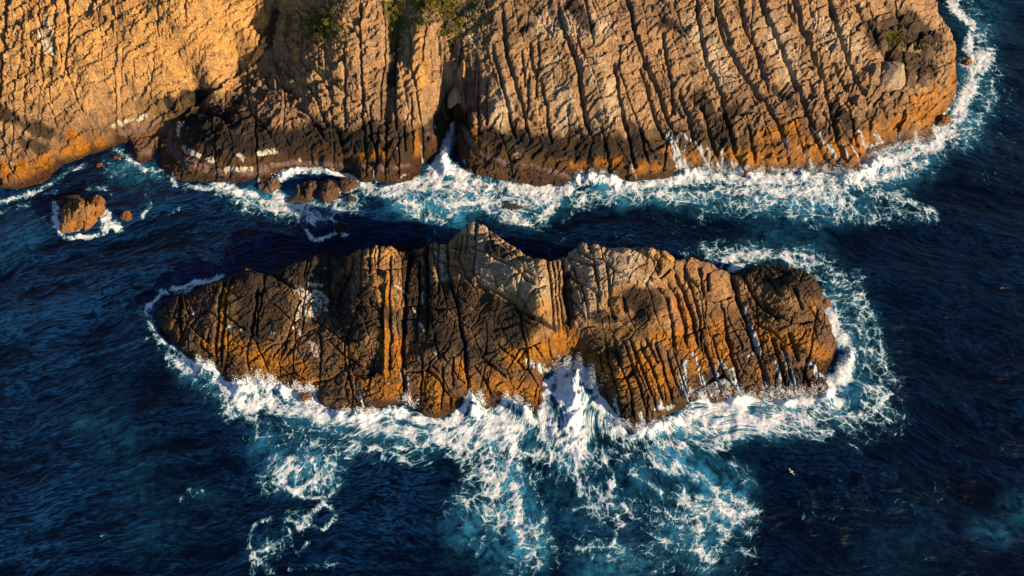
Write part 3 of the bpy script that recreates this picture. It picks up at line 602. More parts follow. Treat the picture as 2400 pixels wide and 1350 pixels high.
for pts in ([(1098, 520), (1095, 560), (1090, 600)], [(1120, 516), (1112, 560)], [(1082, 548), (1110, 552), (1140, 545)], [(1080, 575), (1140, 568), (1180, 556)], [(1140, 520), (1150, 560), (1160, 590)], [(1060, 580), (1098, 580)], [(1012, 580), (1048, 582)],
            [(1010, 610), (1046, 612)], [(1160, 575), (1190, 560)], [(1180, 600), (1215, 580)]): G(pts, 1.9, .6, .12, 8)
G([(1100, 572), (1150, 600), (1196, 618), (1222, 640), (1255, 668)], 2.8, 1.0, -.5, 16)
G([(1178, 672), (1196, 650), (1222, 632)], 2.2, .7); G([(1182, 650), (1150, 660), (1110, 640)], 1.8, .4)
G([(1195, 612), (1215, 600), (1245, 592)], 2.4, .7, .4, 10)
G([(1220, 740), (1235, 700), (1258, 670), (1290, 662)], 2.8, .8, .4, 12)
G([(1106, 668), (1150, 676), (1200, 706), (1240, 738), (1290, 764), (1312, 776)], 6, 1.8, -1.4, 20)
G([(1284, 610), (1290, 680), (1300, 765)], 3.4, 1.2, .3, 8); G([(1318, 606), (1326, 690), (1335, 765)], 7, 2.2, -.5, 14)
for pts in ([(1296, 610), (1302, 690), (1310, 770)], [(1306, 610), (1312, 690), (1320, 770)]): G(pts, 1.8, .8)
for pts in ([(1308, 588), (1350, 608), (1372, 616), (1402, 618)], [(1322, 640), (1362, 662), (1400, 680), (1428, 692)], [(1424, 616), (1428, 680), (1438, 745)], [(1392, 606), (1400, 640), (1408, 710)], [(1350, 560), (1356, 590), (1390, 606)], [(1340, 690), (1360, 720), (1372, 745)],
            [(1362, 665), (1372, 700), (1382, 745)], [(1398, 680), (1404, 730)], [(1372, 560), (1384, 590)], [(1345, 620), (1352, 650)]): G(pts, 2.6, 1.0, .3, 10)
G([(1428, 690), (1438, 730), (1440, 746)], 4.5, 1.2)
G([(1452, 572), (1500, 590), (1530, 606), (1546, 650)], 2.8, .9, .4, 12); G([(1546, 650), (1555, 642), (1580, 622)], 4.5, 1.4)
G([(1532, 600), (1542, 612), (1546, 630)], 2.8, 1.0); G([(1520, 640), (1536, 662), (1556, 670), (1594, 686)], 2.6, .9, .4, 12)
G([(1540, 662), (1566, 700), (1578, 770), (1584, 820)], 3.6, 1.3, .6, 14); G([(1562, 650), (1590, 692), (1605, 760), (1612, 812)], 3.6, 1.3, .7, 12); G([(1582, 630), (1604, 690), (1625, 750), (1642, 820)], 4.4, 1.6, .8, 12)
G([(1604, 620), (1622, 680), (1640, 745), (1648, 830)], 2.8, 1.0, .4, 10)
G([(1622, 690), (1662, 700), (1690, 702), (1722, 692)], 2.8, 1.0, .6, 12); G([(1690, 705), (1700, 760), (1715, 820)], 2.6, .9, .3, 10)
G([(1712, 640), (1730, 700), (1746, 745), (1762, 795), (1782, 850), (1802, 905)], 7, 2.0, .5, 14)
G([(1738, 640), (1768, 700), (1798, 732), (1820, 750)], 3, 1.2, .5, 14); G([(1785, 705), (1812, 740), (1860, 756), (1908, 748)], 3.4, 1.2, -.7, 14)
for pts in ([(1650, 800), (1668, 860), (1690, 910)], [(1810, 790), (1830, 850), (1845, 910)], [(1830, 800), (1850, 860), (1862, 910)], [(1850, 780), (1870, 840)], [(1880, 860), (1900, 910)], [(1800, 655), (1830, 690)], [(1850, 640), (1820, 655)], [(1860, 680), (1880, 720)], [(1700, 780), (1720, 850), (1740, 920)],
            [(1658, 640), (1660, 680)], [(1640, 630), (1650, 690)]): G(pts, 2.6, 1.0, .35, 10)
for pts in ([(1438, 790), (1458, 860), (1478, 925), (1490, 1000)], [(1458, 790), (1484, 860), (1506, 930), (1520, 980)], [(1475, 790), (1500, 850), (1530, 930), (1545, 975)], [(1500, 800), (1530, 870), (1556, 940)], [(1535, 800), (1556, 870), (1580, 950)], [(1560, 820), (1578, 880), (1600, 935)],
            [(1420, 800), (1435, 870), (1450, 930)], [(1515, 790), (1540, 850)], [(1410, 830), (1418, 880)]): G(pts, 2.4, .8, .5, 9)
for pts in ([(1205, 850), (1235, 820), (1270, 800)], [(1165, 806), (1200, 836), (1232, 868)], [(1135, 838), (1160, 862), (1185, 885)], [(1230, 800), (1255, 815), (1280, 860)], [(1285, 790), (1290, 830), (1300, 850)], [(1110, 860), (1140, 890), (1150, 930)], [(1035, 860), (1040, 900), (1032, 960)], [(1060, 840), (1064, 900)],
            [(985, 820), (990, 880), (985, 950)], [(1020, 780), (1028, 840)]): G(pts, 2.2, .7, .3, 12)
for (u, v, r, a) in ((1460, 715, 30, -1.6), (1500, 720, 22, -1.2), (1350, 810, 34, -.9), (868, 875, 7, -1.), (1130, 700, 20, -.8), (590, 660, 16, .6), (1425, 820, 20, -.4), (1555, 735, 7, -.7), (1330, 850, 20, -.6)): W2.stroke(IL, [(u, v)], r, a, 1, 'add')
for pts, r, a in (([(1555, 605), (1565, 630)], 14, 1.0), ([(1525, 590)], 10, .7), ([(1362, 570), (1368, 590)], 8, .9), ([(1270, 610), (1278, 640)], 16, .6), ([(1015, 552)], 7, .8), ([(1036, 560)], 6, .6), ([(928, 562)], 6, .7), ([(1450, 700), (1455, 720)], 9, .9), ([(1472, 700), (1478, 720)], 8, .8), ([(1850, 670), (1890, 690)], 26, .7),
                  ([(1250, 830), (1270, 840)], 16, .5), ([(1106, 530)], 14, .5)): W2.stroke(IL, pts, r, a, 1, 'add')
ZI = {k: W2.layer() for k in ZN}
def Z_(k, pts, r, a=1.0): W2.stroke(ZI[k], pts, r, a, 1.4)
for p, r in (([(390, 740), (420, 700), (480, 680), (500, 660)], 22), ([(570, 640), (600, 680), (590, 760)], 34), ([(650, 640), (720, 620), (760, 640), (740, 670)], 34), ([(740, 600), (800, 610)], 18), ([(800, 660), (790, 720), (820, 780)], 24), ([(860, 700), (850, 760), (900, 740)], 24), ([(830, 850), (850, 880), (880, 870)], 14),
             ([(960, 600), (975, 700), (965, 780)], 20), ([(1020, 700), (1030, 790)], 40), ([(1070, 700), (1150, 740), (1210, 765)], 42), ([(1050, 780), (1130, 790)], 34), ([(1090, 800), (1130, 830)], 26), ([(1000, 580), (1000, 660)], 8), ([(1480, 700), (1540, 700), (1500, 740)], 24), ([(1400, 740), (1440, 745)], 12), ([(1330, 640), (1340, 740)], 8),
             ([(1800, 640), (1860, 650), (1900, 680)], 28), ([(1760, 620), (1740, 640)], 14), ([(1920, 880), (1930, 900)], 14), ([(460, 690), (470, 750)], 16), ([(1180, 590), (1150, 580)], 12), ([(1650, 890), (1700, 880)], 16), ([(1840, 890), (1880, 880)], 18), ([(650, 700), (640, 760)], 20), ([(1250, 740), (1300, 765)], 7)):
    Z_('black', p, r * 1.15, .95)  # includes the slot right of the dike, its shade painted into the colour
for p, r in (([(1140, 580), (1200, 640), (1260, 660)], 50), ([(1130, 640), (1180, 670)], 30), ([(1400, 650), (1380, 720)], 36), ([(1340, 610), (1400, 640), (1420, 600)], 44), ([(1500, 600), (1450, 590)], 48), ([(1090, 540), (1130, 540)], 26), ([(1030, 570), (1030, 680)], 18), ([(1350, 700), (1400, 700)], 20), ([(1460, 640), (1520, 650)], 26)): Z_('grey', p, r, .8)
for p, r in (([(1250, 690), (1270, 720)], 18), ([(880, 600), (920, 600)], 18), ([(1560, 610), (1520, 600)], 16), ([(1260, 630)], 14), ([(1250, 800), (1230, 830)], 16)): Z_('gold', p, r, .8)
for p, r in (([(400, 770), (380, 745)], 10), ([(610, 740), (650, 720)], 10), ([(515, 780), (530, 680)], 8), ([(540, 800), (600, 840), (700, 860)], 24), ([(480, 800), (500, 820)], 12), ([(905, 640), (900, 760), (905, 860), (900, 930)], 14), ([(820, 830), (870, 900)], 20), ([(600, 880), (740, 900)], 20),
             ([(940, 800), (930, 920)], 16), ([(1010, 900), (1030, 950)], 30), ([(1080, 860), (1100, 900)], 14), ([(1150, 900), (1250, 930)], 26), ([(1200, 840), (1280, 820)], 26), ([(1320, 790), (1350, 820)], 30), ([(1400, 850), (1460, 900)], 30), ([(1500, 840), (1560, 900)], 34), ([(1600, 780), (1640, 860)], 26),
             ([(1680, 760), (1700, 840)], 26), ([(1780, 780), (1850, 800)], 28), ([(1880, 790), (1930, 830)], 26), ([(1905, 730), (1915, 680)], 8), ([(1540, 790), (1600, 800)], 20), ([(1690, 880), (1720, 900)], 20), ([(1590, 700), (1620, 760)], 14), ([(1780, 870)], 16)): Z_('orange', p, r, 1.0)
for p, r in (([(1680, 740), (1700, 780)], 24), ([(1780, 720), (1830, 730)], 18), ([(1420, 770), (1540, 780)], 18), ([(1210, 800), (1180, 840)], 16), ([(560, 810), (620, 820)], 14), ([(1080, 870)], 12), ([(1660, 700)], 12)): Z_('olive', p, r, .8)
for p, r in (([(1010, 940), (1060, 960)], 20), ([(780, 920), (850, 950)], 16), ([(480, 840), (540, 880)], 12), ([(400, 790), (440, 830)], 12), ([(1480, 960), (1500, 1000)], 22), ([(1150, 940)], 14), ([(1880, 880)], 20), ([(1000, 860)], 22), ([(1440, 830), (1400, 800)], 14)): Z_('brown', p, r, .8)
Z_('purple', [(700, 830), (740, 820), (745, 850)], 12, .8); Z_('purple', [(980, 740), (985, 800)], 6, .6)
for p, r in (([(695, 680), (715, 695), (705, 715)], 11), ([(725, 668), (755, 672)], 6), ([(735, 700), (745, 725), (720, 735)], 13), ([(745, 690), (765, 705)], 8), ([(760, 720), (765, 725)], 4), ([(700, 735), (690, 745)], 5), ([(740, 680), (730, 710)], 6), ([(535, 768), (548, 770)], 6), ([(568, 775)], 4), ([(633, 775), (640, 782)], 5),
             ([(690, 770), (705, 780)], 5), ([(730, 805), (738, 830)], 7), ([(985, 760), (995, 775)], 3.5), ([(965, 720), (972, 735)], 3), ([(955, 680), (958, 700)], 2.5), ([(925, 672), (950, 680)], 2.5), ([(1020, 830), (1024, 842)], 2.5), ([(450, 722), (456, 738)], 3), ([(478, 700), (482, 715)], 2), ([(575, 620), (590, 616)], 3), ([(762, 625)], 3),
             ([(988, 690), (992, 715)], 3)): Z_('white', p, r, 1.0)
for p, r in (([(540, 710), (548, 730), (556, 742)], 7), ([(785, 600), (786, 640), (780, 690)], 5), ([(925, 700), (932, 712)], 3.5), ([(915, 740), (930, 755)], 3.5), ([(990, 690), (995, 700)], 3), ([(1022, 795), (1028, 812)], 4), ([(1028, 815), (1032, 825)], 3), ([(690, 725), (685, 735)], 6), ([(730, 600), (720, 640)], 3.5), ([(1165, 838), (1175, 838)], 3)): Z_('green', p, r, .9)
for p, r in (([(1745, 720), (1760, 770), (1775, 810), (1785, 860), (1798, 895)], 4.5), ([(1775, 820), (1755, 835), (1748, 840)], 5), ([(1795, 880), (1808, 925)], 6), ([(1835, 820), (1850, 855), (1862, 900), (1868, 930)], 5.5), ([(1822, 850), (1832, 905)], 4), ([(1890, 845), (1910, 860), (1925, 880), (1945, 890)], 4), ([(1910, 870), (1925, 905)], 6),
             ([(1622, 830), (1640, 860), (1650, 895), (1670, 925)], 5), ([(1640, 860), (1645, 900)], 4), ([(1605, 850), (1606, 900), (1608, 940)], 6), ([(1690, 845), (1715, 870), (1740, 920)], 8), ([(1670, 860), (1690, 900)], 6), ([(1655, 900), (1720, 900), (1750, 930)], 12), ([(1590, 870), (1600, 930)], 6), ([(1618, 910), (1650, 930)], 12),
             ([(1790, 905), (1880, 925)], 5), ([(946, 820), (945, 870), (943, 930)], 3.4), ([(955, 850), (956, 920)], 2), ([(1440, 935), (1450, 970)], 5), ([(1500, 970), (1510, 990)], 6), ([(1548, 905), (1552, 960)], 4), ([(1540, 960), (1580, 955)], 6), ([(620, 880), (650, 895)], 4), ([(845, 925), (850, 960)], 4),
             ([(1235, 850), (1250, 855), (1275, 872)], 9), ([(1290, 868), (1380, 872)], 8), ([(1310, 835), (1312, 850)], 4), ([(1190, 935), (1240, 965)], 7), ([(1100, 930), (1115, 920)], 8)): Z_('wash', p, r, .95)

def build_islet():
    st = .09
    xy = np.array(to_xy(IC)); x0, y0 = xy.min(0) - 4; x1, y1 = xy.max(0) + 4
    xs = np.arange(x0, x1, st); ys = np.arange(y0, y1, st)
    X, Y, Z, S = surface(IC, IPT, xs, ys, .7, 21, .6)
    u, v = proj(X, Y, np.maximum(Z, 0)); u = u.astype(F); v = v.astype(F)
    sm = np.zeros_like(u)
    for (bu, bv, br) in ((1180, 620, 40), (1140, 570, 34), (1260, 690, 34), (1370, 600, 34), (1500, 630, 40), (720, 640, 44), (620, 690, 36), (580, 660, 30), (1870, 680, 44), (1450, 770, 40), (1340, 800, 34), (1150, 720, 40), (1100, 780, 40), (1840, 760, 30), (470, 740, 34)):
        sm = np.maximum(sm, np.exp(-((u - bu) ** 2 + (v - bv) ** 2) / br ** 2))
    D = rock_detail(u, v, 700, .40, .20, .11, .15, sm, (150, 58, 24))
    D = D + W2.sample(IL, u, v)
    Zf = Z + D * (sstep(-.6, 2.2, Z) * .9 + .1) * np.where(Z > 0, 1, .3)
    o, used = grid_mesh('islet', X, Y, Zf, Zf > -2.0, ROCK)
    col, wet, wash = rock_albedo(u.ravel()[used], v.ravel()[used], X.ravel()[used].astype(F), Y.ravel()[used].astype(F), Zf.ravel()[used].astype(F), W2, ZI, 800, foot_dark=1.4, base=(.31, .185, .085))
    attr_c(o, 'albedo', col); attr_f(o, 'wet', wet); attr_f(o, 'wash', wash)
    tag(o, 'long jagged orange and brown rock islet ringed by white surf in front of the headland', 'islet')
build_islet()

# ================================================================== LOOSE ROCKS
def boulder(name, label, u, v, w_, d_, h, seed, tone=(.20, .12, .06), group=None, z0=None, rot=0., pitch=1.0, cat='boulder', det=1.0, sink=1.2, orange=.4, foot=True, awash=0.):
    rg = random.Random(seed)
    bx, by = (float(q) for q in unproj(u, v, 0.0)); base = 0.0
    if z0 is not None: bx, by, base = z0
    n = 90; ext = .75; st = max(w_, d_) * 2 * ext / n
    xs = (np.arange(n) - n / 2) * st; X, Y = np.meshgrid(xs, xs)
    c, s_ = math.cos(rot), math.sin(rot); lx = (X * c + Y * s_) / (w_ / 2); ly = (-X * s_ + Y * c) / (d_ / 2)
    Zs = []
    k = 9
    for i in range(k):
        an = 2 * math.pi * (i + rg.uniform(-.3, .3)) / k; sl = rg.uniform(1.3, 2.8) * pitch
        Zs.append(h * (sl * rg.uniform(.88, 1.08) - sl * (lx * math.cos(an) + ly * math.sin(an))))
    for i in range(4):
        an = rg.uniform(0, 6.28); sl = rg.uniform(.15, .55)
        Zs.append(h * (rg.uniform(.8, 1.0) - sl * (lx * math.cos(an) + ly * math.sin(an))))
    kk = 24 / h
    Z = -np.log(sum(np.exp(-np.clip(q * kk, -60, 60)) for q in Zs)) / kk
    Z = Z - h * .1
    x = X + bx; y = Y + by
    uu, vv = proj(x, y, np.maximum(Z, 0) + base)
    dz = rock_detail(uu.astype(F) * 1.8 + seed * 40, vv.astype(F) * 1.8, 1000 + seed, .6, .5, .35, .16)
    Z = Z + dz * det * min(1, h / 3) * sstep(-.5, 1, Z / h)
    o, used = grid_mesh(name, X, Y, Z, Z > -sink, ROCK)
    o.location = (bx, by, base)
    xf = x.ravel()[used].astype(F); yf = y.ravel()[used].astype(F); zf = Z.ravel()[used].astype(F)
    n1 = fbm(xf / 1.2, yf / 1.2, seed + 3, 4); n2 = fbm(xf / .5, yf / .5, seed + 5, 3)
    col = np.broadcast_to(np.array(tone, F), (len(xf), 3)) * (1 + .5 * n1 + .4 * n2)[:, None]
    if foot:
        col = paint(col, sstep(.75, .2, zf / h + n1 * .4) * orange, (.38, .15, .012)); col = paint(col, sstep(.45, .05, zf + n2 * .3) * .7, (.06, .03, .015))
    attr_c(o, 'albedo', np.clip(col, .004, .8)); attr_f(o, 'wet', np.clip(1 - zf / 2.5, 0, 1) if foot else zf * 0)
    wsh = np.clip((1 - zf / max(.5, h * .5)) * .55 + n1 * .4 - .1 + awash, 0, 1) if foot else zf * 0
    attr_f(o, 'wash', wsh)
    return tag(o, label, cat, group)
G1 = 'rocks standing off the left shore'; G2 = 'rocks in the surf under the cliff foot'; G3 = 'rocks awash in the surf of the islet'; G4 = 'blocks lodged on the headland'
boulder('boulder', 'large orange and brown sea rock, biggest of those off the left shore', 190, 512, 8.6, 7.6, 4.0, 1, (.24, .15, .07), G1, rot=.5, det=1.5, orange=.6, sink=1.8)
boulder('boulder', 'low black wet shelf behind the large orange sea rock', 178, 474, 6.8, 3.4, 1.3, 2, (.03, .022, .017), G1, orange=.05)
boulder('boulder', 'small upright brown rock touching the back right of the large orange sea rock', 233, 478, 2.4, 3.0, 2.3, 3, (.2, .1, .05), G1, orange=.5)
boulder('boulder', 'small lone brown rock in open water to the right of the large orange sea rock', 299, 509, 2.6, 2.3, 1.5, 4, (.18, .09, .045), G1)
boulder('boulder', 'tiny reddish rock near the shore of the left bay, nearer to the camera of two', 233, 388, 1.6, 1.1, .6, 5, (.2, .07, .03), G1)
boulder('boulder', 'tiny reddish rock in the back corner of the left bay', 274, 371, 1.9, 1.0, .6, 6, (.2, .07, .03), G1)
boulder('boulder', 'dark humped rock in white surf below the cliff, left one of three side by side', 724, 446, 5.2, 4.8, 2.2, 7, (.09, .06, .045), G2, orange=.1)
boulder('boulder', 'dark humped rock in white surf below the cliff, middle one of three side by side', 770, 448, 4.8, 5.6, 2.4, 8, (.09, .06, .045), G2, orange=.1)
boulder('boulder', 'dark humped rock in white surf below the cliff, right one of three side by side', 814, 432, 4.4, 3.4, 1.7, 9, (.08, .05, .035), G2, orange=.1)
boulder('boulder', 'small black rock in foam just below the three humped rocks', 822, 468, 1.6, 1.4, .7, 10, (.04, .03, .025), G2, orange=.05)
boulder('boulder', 'low streaked rock half covered by foam left of the three humped rocks', 634, 436, 4.6, 4.2, 1.3, 11, (.13, .1, .085), G2, orange=.1)
boulder('boulder', 'flat dark rock awash in front of the left humped rock', 700, 470, 4.4, 1.8, .6, 12, (.05, .04, .035), G2, orange=.05)
boulder('boulder', 'black pointed rock in dark water of the channel with foam curling round its left side', 800, 535, 3.2, 2.4, 1.6, 13, (.022, .018, .015), G2, orange=.05)
boulder('boulder', 'black rock barely above the water beside the foam patch in the middle of the channel', 1200, 486, 4.0, 1.6, .6, 14, (.02, .017, .014), G2, orange=.03)
boulder('boulder', 'small brown rock in the foam just off the right end of the islet', 1936, 712, 2.1, 1.6, 1.2, 15, (.17, .09, .04), G3)
boulder('boulder', 'small brown rock poking out of the surf at the left front of the islet', 716, 932, 2.6, 1.8, .8, 18, (.15, .075, .035), G3, awash=.3)
boulder('boulder', 'small orange rock at the foot of the right hand point of the headland', 2264, 148, 2.2, 2.0, 1.6, 19, (.26, .12, .03), G2)
boulder('boulder', 'dark fang of rock standing in white water at the right hand corner of the headland', 2205, 286, 3.4, 2.6, 2.4, 20, (.14, .07, .025), G2)
def lodged(name, label, u, v, w_, d_, h, seed, tone):
    p = on_headland(u, v); boulder(name, label, u, v, w_, d_, h, seed, tone, G4, z0=(p[0], p[1], p[2] - h * .25), det=.35, sink=2.5, foot=False)
lodged('boulder', 'black glossy block wedged at the top of the narrow gully', 1072, 134, 2.0, 2.2, 1.5, 31, (.018, .018, .02))
lodged('boulder', 'pale bleached block just below the black block in the gully', 1068, 168, 2.0, 2.4, 1.2, 32, (.48, .40, .28))
lodged('boulder', 'pale rounded block among dark rock on the right shoulder of the headland', 2093, 158, 4.4, 3.0, 2.0, 33, (.38, .32, .24))
lodged('boulder', 'small pale block left of the large rounded one on the right shoulder', 2052, 158, 1.9, 1.7, 1.3, 34, (.30, .22, .15))
lodged('boulder', 'small standing stone lit orange right of the grey bushes', 1105, 62, 1.1, 1.0, 1.7, 35, (.42, .25, .12))
lodged('boulder', 'orange loose slab beside the right hand wall of the gully top', 1086, 145, .9, 2.2, 1.2, 36, (.46, .28, .1))
for i, (lab, u, v, w_) in enumerate((('orange block in the rubble left of the green patch, uppermost of four', 694, 48, 1.8), ('orange block in the rubble below the green patch', 705, 118, 2.6), ('orange block in the rubble left of the green patch, nearest the shaded cleft', 682, 92, 1.7), ('tall orange block leaning above the green patch', 730, 40, 1.7),
                                     ('dark block right of the green moss on the right shoulder', 2168, 118, 3.0), ('dark block above the green moss on the right shoulder', 2080, 66, 3.0), ('brown block at the lower edge of the right shoulder', 2160, 175, 2.6), ('dark block left of the green moss on the right shoulder', 2062, 110, 2.2),
                                     ('brown block right of the pale rounded one', 2132, 168, 2.4), ('small brown block below the pale rounded one', 2100, 196, 1.8))):
    lodged('boulder', lab, u, v, w_, w_ * .85, w_ * .45, 50 + i, (.36, .21, .09) if i < 4 else (.12, .085, .06))

# ================================================================== PLANTS
def leaf_mat(name, c1, c2):
    n = NT(name); geo = n.n('ShaderNodeNewGeometry'); r = n.noise(geo.outputs['Position'], 2.6, 3, .6)
    rr = n.M('MULTIPLY_ADD', geo.outputs['Random Per Island'], .5, n.M('MULTIPLY_ADD', r, 1.0, -.25), clamp=True)
    n.L(n.mixc(rr, c1, c2), n.b.inputs['Base Color']); n.b.inputs['Roughness'].default_value = .8
    n.b.inputs['Specular IOR Level'].default_value = .2
    return n.m
LG = leaf_mat('green_leaves', (.035, .05, .010), (.19, .17, .035)); LY = leaf_mat('grey_leaves', (.055, .06, .045), (.16, .15, .12)); STEM = leaf_mat('twigs', (.06, .045, .03), (.1, .08, .05))
def leaves(rs, cen, rad, n, size, flat=.7):
    d = rs.normal(size=(n, 3)); d /= np.linalg.norm(d, axis=1)[:, None]; d[:, 2] = np.abs(d[:, 2])
    lump = 1 + .35 * np.sin(d[:, 0] * 5 + cen[0]) * np.cos(d[:, 1] * 4 + cen[1])
    p = cen + d * (rad * (.45 + .55 * rs.random(n) ** .5) * lump)[:, None] * np.array([1, 1, flat])
    a_ = rs.normal(size=(n, 3)); a_ /= np.linalg.norm(a_, axis=1)[:, None]; b_ = np.cross(a_, rs.normal(size=(n, 3))); b_ /= np.linalg.norm(b_, axis=1)[:, None]
    sz = size * (.6 + .8 * rs.random(n))[:, None]
    q = np.stack([p - a_ * sz, p - b_ * sz * .45, p + a_ * sz, p + b_ * sz * .45], 1)
    return q.reshape(-1, 3), np.arange(4 * n).reshape(n, 4)
def shrub(label, u, v, rad, mat, seed):
    x, y, z = on_headland(u, v); rs = np.random.RandomState(seed)
    e_ = bpy.data.objects.new('shrub', None); link(e_); e_.location = (x, y, z - .05); rad = rad * .8; tag(e_, label, 'shrub', 'shrubs growing at the top of the headland')
    cs = [np.array([0, 0, .1])] + [np.array([math.cos(k * 1.3 + seed) * rad * .6, math.sin(k * 1.3 + seed) * rad * .6, -.05 + .15 * (k % 2)]) for k in range(4)]
    Q = [leaves(rs, c, rad * (.75 if i == 0 else .5), 420 if i == 0 else 220, .13) for i, c in enumerate(cs)]
    co = np.concatenate([q[0] for q in Q]); off = np.cumsum([0] + [len(q[0]) for q in Q[:-1]]); fa = np.concatenate([q[1] + o for q, o in zip(Q, off)])
    raw_mesh('foliage', co, fa, [mat], False, e_)
    co = []; fa = []
    for k in range(9):
        an = k * .7 + seed; tip = np.array([math.cos(an) * rad * .6, math.sin(an) * rad * .6, rad * .5]); n0 = len(co); r = .035
        for P_, rr in ((np.array([0, 0, -.25]), r), (tip, r * .4)):
            for j in range(4): co.append(P_ + rr * np.array([math.cos(j * 1.57), math.sin(j * 1.57), 0]))
        for j in range(4): fa.append([n0 + j, n0 + (j + 1) % 4, n0 + 4 + (j + 1) % 4, n0 + 4 + j])
    raw_mesh('stem', np.array(co), np.array(fa), [STEM], False, e_)
for i, (lab, u, v, r, m) in enumerate((('grey bush at the top edge, leftmost of the grey ones', 1078, 18, 1.5, LY), ('grey bush right of the leftmost grey bush near the top edge', 1104, 30, 1.7, LY), ('grey bush growing lowest, above the standing stone', 1100, 48, 1.3, LY), ('grey bush at the far right of the top green strip', 1126, 12, 1.5, LY),
                                       ('olive bush directly above the gully, between grey bushes and cliff', 1078, 52, 1.1, LG), ('dark green bush at the top edge left of the grey bushes', 1046, 4, 1.6, LG), ('yellow green bush at the top edge above the ribbed orange cliff', 1006, 6, 1.5, LG), ('small olive bush halfway down the vegetated strip above the gully', 1060, 84, .9, LG),
                                       ('dark green bush at the head of the shaded vertical cleft', 930, 6, 1.6, LG), ('green bush a little down the shaded vertical cleft', 926, 36, 1.3, LG), ('small green bush lowest in the shaded vertical cleft', 922, 62, 1.0, LG), ('green bush in the middle of the rubble patch', 768, 58, 1.2, LG),
                                       ('green bush on the left side of the rubble patch', 744, 64, 1.0, LG), ('olive bush at the upper end of the rubble patch', 776, 16, 1.1, LG), ('low green bush at the lower end of the rubble patch', 762, 96, 1.0, LG), ('bright green tuft on the cliff wall left of the gully mouth', 1044, 262, .9, LG),
                                       ('pale grey bush at the foot of the vegetated strip beside the pale block', 1084, 118, .9, LY), ('tan dry bush left of the gully head', 1052, 58, 1.1, LY))):
    shrub(lab, u, v, r, m, 300 + i)
def scrub():
    rs = np.random.RandomState(5); co = []; fa = []; off = 0
    for (u0, v0, ru, rv, n) in ((750, 60, 55, 48, 900), (930, 30, 24, 66, 420), (1010, 10, 70, 26, 460), (1060, 50, 34, 60, 700), (1110, 30, 28, 36, 200), (2100, 92, 30, 16, 240), (2160, 112, 16, 12, 70), (1043, 262, 8, 16, 50), (985, 52, 30, 12, 90)):
        for k in range(n):
            u = u0 + rs.normal() * ru * .5; v = v0 + rs.normal() * rv * .5
            if v < -15: continue
            x, y, z = on_headland(u, v)
            for b in range(6):
                an = rs.rand() * 6.28; l = .18 + .3 * rs.rand(); w_ = .045; cx, cy = x + rs.normal() * .12, y + rs.normal() * .12
                dx, dy = math.cos(an), math.sin(an)
                co += [(cx - dy * w_, cy + dx * w_, z - .05), (cx + dy * w_, cy - dx * w_, z - .05), (cx + dx * l * .6 + dy * w_ * .3, cy + dy * l * .6 - dx * w_ * .3, z + l), (cx + dx * l * .6 - dy * w_ * .3, cy + dy * l * .6 + dx * w_ * .3, z + l)]
                fa.append([off, off + 1, off + 2, off + 3]); off += 4
    o = raw_mesh('grass', np.array(co), np.array(fa), [LG], False)
    tag(o, 'low green and yellow grass growing in the cracks at the top of the headland', 'grass', kind='stuff')
scrub()

# ================================================================== GULL
def gull():
    n = NT('white_feathers'); n.b.inputs['Base Color'].default_value = (.8, .8, .8, 1); n.b.inputs['Roughness'].default_value = .7
    g = NT('grey_feathers'); g.b.inputs['Base Color'].default_value = (.42, .44, .47, 1); g.b.inputs['Roughness'].default_value = .7
    x, y = (float(q) for q in unproj(1855, 1106, 6.0))
    co = []; fa = []
    secs = [(-.28, .01, .005), (-.2, .035, .02), (-.08, .06, .05), (.05, .065, .06), (.14, .045, .045), (.19, .04, .04), (.24, .028, .028), (.28, .008, .008), (.32, .002, .002)]
    for (t, rw, rh) in secs:
        for j in range(8): co.append((math.cos(j * .785) * rw, t, math.sin(j * .785) * rh))
    for i in range(len(secs) - 1):
        for j in range(8): fa.append([i * 8 + j, i * 8 + (j + 1) % 8, (i + 1) * 8 + (j + 1) % 8, (i + 1) * 8 + j])
    b = raw_mesh('gull', np.array(co), np.array(fa), [n.m]); b.location = (x, y, 6.0); b.rotation_euler = (0, math.radians(12), math.radians(118))
    tag(b, 'white gull gliding over dark open water below the right end of the islet', 'gull')
    for s_ in (-1, 1):
        P_ = [(0.03, .10, -.06, .03), (.22, .15, -.02, .07), (.40, .10, -.05, .06), (.58, -.04, -.10, .03)]
        co = []; fa = []
        for (xx, le, te, z) in P_:
            co += [(s_ * xx, le, z), (s_ * xx, (le + te) / 2, z + .018), (s_ * xx, te, z), (s_ * xx, (le + te) / 2, z - .004)]
        for i in range(3):
            for j in range(4): fa.append([i * 4 + j, i * 4 + (j + 1) % 4, (i + 1) * 4 + (j + 1) % 4, (i + 1) * 4 + j])
        raw_mesh('wing', np.array(co), np.array(fa), [g.m], True, b)
gull()

